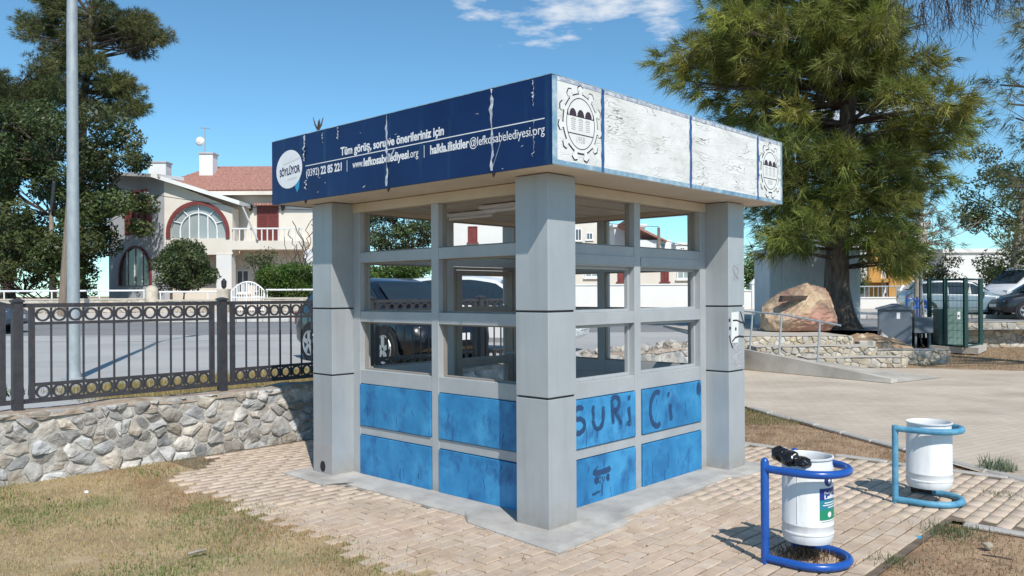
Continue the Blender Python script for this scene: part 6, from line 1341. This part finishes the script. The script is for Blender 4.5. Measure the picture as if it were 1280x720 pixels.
# ================================================================== vehicles
TYRE = plain('tyre_rubber', (.018, .018, .019), .8); RIM = pm('alloy_rim', [(.42, .43, .45), (.52, .53, .55)], rough=.35, metallic=.6, bump=.02)
CARGLASS = glassmat('car_glass', (.018, .028, .036), .04); LAMPG = glassmat('lamp_glass', (.85, .84, .78), .3); TAIL = glassmat('tail_lamp', (.25, .01, .01), .15)
def paint(name, c): 
    m = pm(name, [tuple(x * .96 for x in c), c], scale=1, rough=.32, bump=0); m.node_tree.nodes['Principled BSDF'].inputs['Coat Weight'].default_value = .6; m.node_tree.nodes['Principled BSDF'].inputs['Coat Roughness'].default_value = .08; return m
HATCH = [(-2.00, .42, .62, .66, .66, .58), (-1.96, .30, .86, .92, .78, .68), (-1.85, .26, .92, 1.08, .82, .66), (-1.50, .24, .93, 1.41, .85, .57), (-.85, .22, .92, 1.48, .86, .60), (0, .22, .90, 1.48, .86, .60), (.45, .22, .89, 1.41, .86, .57), (1.12, .22, .87, .97, .86, .66), (1.62, .24, .79, .85, .84, .66), (1.88, .28, .66, .74, .77, .60), (2.0, .36, .54, .58, .62, .5)]
SUV = [(-2.2, .48, .78, .84, .70, .62), (-2.16, .38, 1.02, 1.08, .84, .74), (-2.05, .34, 1.06, 1.30, .88, .72), (-1.85, .32, 1.07, 1.60, .90, .64), (-1.0, .30, 1.06, 1.70, .91, .66), (0, .30, 1.04, 1.70, .91, .66), (.40, .30, 1.03, 1.63, .91, .63), (1.10, .30, 1.00, 1.10, .91, .72), (1.75, .32, .94, 1.02, .89, .74), (2.08, .36, .80, .90, .82, .68), (2.2, .44, .66, .70, .68, .55)]
VAN = [(-2.4, .45, 1.0, 1.9, .84, .78), (-2.36, .34, 1.05, 1.98, .90, .80), (-1.2, .30, 1.06, 2.02, .93, .82), (-.4, .30, 1.06, 2.02, .93, .82), (.4, .30, 1.06, 1.98, .93, .80), (.95, .30, 1.05, 1.80, .93, .76), (1.85, .30, 1.02, 1.12, .92, .74), (2.2, .32, .88, .98, .88, .70), (2.4, .40, .62, .68, .72, .56)]
def car(label, prof, col, loc, rz, wheel_r=.31, wb=(-1.22, 1.25), cabin=(3, 6), name='parked_car', cat='car', splits=(4.4,), vans=False):
    o = thing(name, label, cat, loc, rz, 'cars parked in the street'); P = paint('car_paint', col)
    def ring(s):
        x, zb, be, tp, w, wr = s; h = [(0, zb), (w * .88, zb), (w * .985, zb + .10), (w, (zb + be) / 2), (w * .985, be - .08), (w * .955, be), (wr, tp - .035), (wr * .82, tp - .005), (0, tp)]
        return [(x, y, z) for y, z in h] + [(x, -y, z) for y, z in h[-2:0:-1]]
    # finer stations for a smooth skin
    S_ = []
    for i in range(len(prof) - 1):
        for k in range(3): t = k / 3; S_.append(tuple(a + (b - a) * t for a, b in zip(prof[i], prof[i + 1])))
    S_.append(prof[-1])
    m = MB(); m.rings([ring(s) for s in S_]); m.build('body', P, o, smooth='auto')
    def at_x(x):
        for a, b in zip(prof[:-1], prof[1:]):
            if a[0] <= x <= b[0]: t = (x - a[0]) / (b[0] - a[0]); return tuple(p + (q - p) * t for p, q in zip(a, b))
        return prof[-1]
    def side_glass(x0, x1, sgn):
        g = MB(); n = 9; lo = []; hi = []
        for i in range(n + 1):
            x = x0 + (x1 - x0) * i / n; s = at_x(x); w, wr, be, tp = s[4], s[5], s[2], s[3]; z0 = be + .035; z1 = tp - .085
            z1 = max(z1, z0 + .01); f0 = (z0 - be) / (tp - .035 - be); f1 = (z1 - be) / (tp - .035 - be); y0 = w * .955 + (wr - w * .955) * f0 + .020; y1 = w * .955 + (wr - w * .955) * f1 + .020
            lo.append((x, sgn * y0, z0)); hi.append((x, sgn * y1, z1))
        for i in range(n + 1): g.v += [lo[i], hi[i]]
        for i in range(n): g.f.append((2 * i, 2 * i + 2, 2 * i + 3, 2 * i + 1))
        g.build('side_window', CARGLASS, o)
    c0, c1 = prof[cabin[0]][0], prof[cabin[1]][0]; xf = prof[cabin[1] + 1][0]
    mid = c0 + (c1 - c0) * .52
    for sgn in (1, -1):
        side_glass(c0 + .12, mid - .04, sgn); side_glass(mid + .04, c1 + (xf - c1) * .42, sgn)
    def end_glass(xa, xb, nm):
        g = MB(); n = 4; k0 = 0
        for i in range(n + 1):
            x = xa + (xb - xa) * (.10 + .80 * i / n); s = at_x(x); g.v += [(x, -s[5] * .93, s[3] - .0), (x, -s[5] * .5, s[3] + .012), (x, s[5] * .5, s[3] + .012), (x, s[5] * .93, s[3] - .0)]
        off = .020
        g.v = [(v[0] + (off if xb > 0 else -off), v[1], v[2] + off) for v in g.v]
        for i in range(n):
            for j in range(3): a = 4 * i + j; g.f.append((a, a + 1, a + 5, a + 4))
        g.build(nm, CARGLASS, o)
    end_glass(c1, xf, 'windscreen')
    if not vans: end_glass(prof[cabin[0] - 1][0], c0, 'rear_window')
    w = prof[len(prof) // 2][4]
    for x in wb:
        for sgn in (1, -1):
            MB().lathe([(wheel_r + .055, 0), (wheel_r + .055, .012)], 24, (x, sgn * (w - .004) if sgn > 0 else -w - .008, wheel_r + .01), 'Y').build('wheel_arch', TYRE, o)
            wh = MB(); y0 = sgn * (w - .17); prof_ = [(wheel_r * .62, 0), (wheel_r * .96, .01), (wheel_r, .05), (wheel_r, .15), (wheel_r * .94, .195), (wheel_r * .66, .20)]
            wh.lathe([(r, sgn * h) for r, h in prof_], 24, (x, y0, wheel_r), 'Y'); W_ = wh.build('wheel', TYRE, o, smooth='auto')
            rm = MB()
            for k in range(5):
                a = 2 * math.pi * k / 5 + .3; d = (math.cos(a), math.sin(a)); q = (-d[1], d[0]); yy = y0 + sgn * .203; ri = wheel_r
                pts = [(x + d[0] * ri * .08 + q[0] * ri * .11, yy, wheel_r + d[1] * ri * .08 + q[1] * ri * .11), (x + d[0] * ri * .64 + q[0] * ri * .14, yy, wheel_r + d[1] * ri * .64 + q[1] * ri * .14), (x + d[0] * ri * .64 - q[0] * ri * .14, yy, wheel_r + d[1] * ri * .64 - q[1] * ri * .14), (x + d[0] * ri * .08 - q[0] * ri * .11, yy, wheel_r + d[1] * ri * .08 - q[1] * ri * .11)]
                rm.poly(pts, (0, sgn * .012, 0))
            rm.lathe([(wheel_r * .62, sgn * .2), (wheel_r * .70, sgn * .215), (wheel_r * .72, sgn * .2)], 24, (x, y0, wheel_r), 'Y', False, False); rm.build('rim', RIM, W_)
    xf_ = prof[-1][0]; zf = prof[-2][2]
    for sgn in (1, -1):
        s = at_x(xf_ - .22); g = MB(); g.rings([[(xf_ - .42, sgn * s[4] * 1.02, zf + .10), (xf_ - .10, sgn * s[4] * .80, zf + .02), (xf_ - .08, sgn * s[4] * .78, zf - .12), (xf_ - .34, sgn * s[4] * 1.03, zf - .06)], [(xf_ - .40, sgn * s[4] * .8, zf + .13), (xf_ - .12, sgn * s[4] * .55, zf + .04), (xf_ - .10, sgn * s[4] * .55, zf - .12), (xf_ - .34, sgn * s[4] * .8, zf - .06)]]); g.build('headlight', LAMPG, o)
        s = at_x(prof[1][0]); g = MB().box((prof[1][0] - .03, sgn * (s[4] - .14), s[2] - .22), (prof[1][0] + .14, sgn * (s[4] + .008), s[2] + .02)); g.build('tail_light', TAIL, o)
        s = at_x(c1 + (xf - c1) * .5); g = MB().box((c1 + (xf - c1) * .40, sgn * (s[4] - .01), s[2] + .02), (c1 + (xf - c1) * .40 + .12, sgn * (s[4] + .17), s[2] + .16)); g.build('mirror', P, o, bevel=.03)
    MB().box((xf_ - .20, -prof[-1][4] * .86, prof[-1][1] + .02), (xf_ - .01, prof[-1][4] * .86, prof[-1][1] + .12)).build('lower_grille', TYRE, o, bevel=.02)
    MB().box((xf_ - .06, -.26, prof[-1][1] + .10), (xf_ + .012, .26, prof[-1][1] + .21)).build('number_plate', LETTER, o)
    for x in (mid, c0 + .15):
        s = at_x(x)
        for sgn in (1, -1): MB().box((x - .006, sgn * (s[4] - .002), s[1] + .12), (x + .006, sgn * (s[4] + .002), s[2] - .05)).build('door_gap', TYRE, o); MB().box((x + .10, sgn * (s[4] * .975), s[2] - .14), (x + .26, sgn * (s[4] * .975 + .03), s[2] - .11)).build('door_handle', P, o)
    return o
# dark SUV behind the fence: nose towards the right and the camera
car('dark navy car parked nose to the fence, seen through the left kiosk windows', HATCH, (.006, .009, .016), (-2.2, 14.4, .465), -.85, .32)
CROSS = [(x * 1.08, zb, be * 1.05, tp * 1.06, w * 1.03, wr * 1.03) for x, zb, be, tp, w, wr in HATCH]
car('white car parked beyond the dark one, seen through the kiosk door', CROSS, (.72, .73, .74), (-.62, 17.2, .465), -.30, .33, (-1.32, 1.35))
p = at(1196, 394, 32.0); car('silver blue hatchback parked behind the green mesh cage', HATCH, (.20, .27, .31), (p.x + .05, 32.2, zs(32)), -.22)
p = at(1305, 385, 34.5); car('white van at the right picture edge behind the silver hatchback', VAN, (.70, .71, .73), (p.x + .05, 35.0, .80), math.pi + .25, .34, (-1.5, 1.5), (2, 5), 'parked_van', 'van', vans=True)
p = at(1305, 390, 30.5); car('black car cut off by the right picture edge', HATCH, (.012, .012, .014), (p.x + .25, 30.6, zs(30.6)), math.pi - .1)
p = at(-14, 420, 22.0); car('dark car mostly outside the left picture edge', HATCH, (.06, .08, .11), (p.x - 2.75, 24.5, zs(24.5)), .1)
# ------------------------------------------------------------------ small litter
def pebble(px, py, r, mat, label, name='pebble', cat='stone', seed=1, flat=.7):
    g = gnd(px, py); rnd = random.Random(seed); bm = bmesh.new(); bmesh.ops.create_icosphere(bm, subdivisions=2, radius=r)
    for v in bm.verts: k = 1 + .35 * mnoise.noise(v.co / r * 1.3 + Vector((seed, 0, 0))); v.co *= k; v.co.z *= flat
    me = bpy.data.meshes.new(name); bm.to_mesh(me); bm.free(); o = mobj(name, me, mat, None); o.location = (g.x, g.y, r * flat * .6 - .012); return tag(o, label, cat)
pebble(1235, 682, .032, PALESTONE, 'grey stone lying on the brown bed right of the bins', seed=3)
pebble(888, 588, .035, PALESTONE, 'pale pebble at the foot of the right kiosk column', seed=4, flat=.4)
pebble(441, 593, .025, PALESTONE, 'pale pebble at the foot of the left kiosk column', seed=5, flat=.5)
pebble(1148, 670, .022, CYAN, 'small blue bottle cap on the paving', 'bottle_cap', 'cap', 6, .4)
pebble(108, 614, .022, LETTER, 'scrap of white paper on the dry grass', 'paper_scrap', 'paper', 7, .5)
pebble(60, 623, .018, PLAQUE, 'small brown leaf scrap on the dry grass', 'leaf_scrap', 'leaf', 8, .4)
g = gnd(245, 695); m = MB(); m.tube([(-.04, -.03, .012), (0, 0, .018), (.05, .035, .02)], .011, 6); o = m.build('stick', PALEBARK); o.location = (g.x, g.y, .01); tag(o, 'short pale stick lying in the grass', 'stick')
g = gnd(1245, 698); m = MB(); m.tube([(-.06, .05, .008), (0, 0, .012), (.07, -.05, .01)], .005, 5); o = m.build('twig', TWIG); o.location = (g.x, g.y, 0); tag(o, 'thin dark twig beside the grey stone', 'twig')
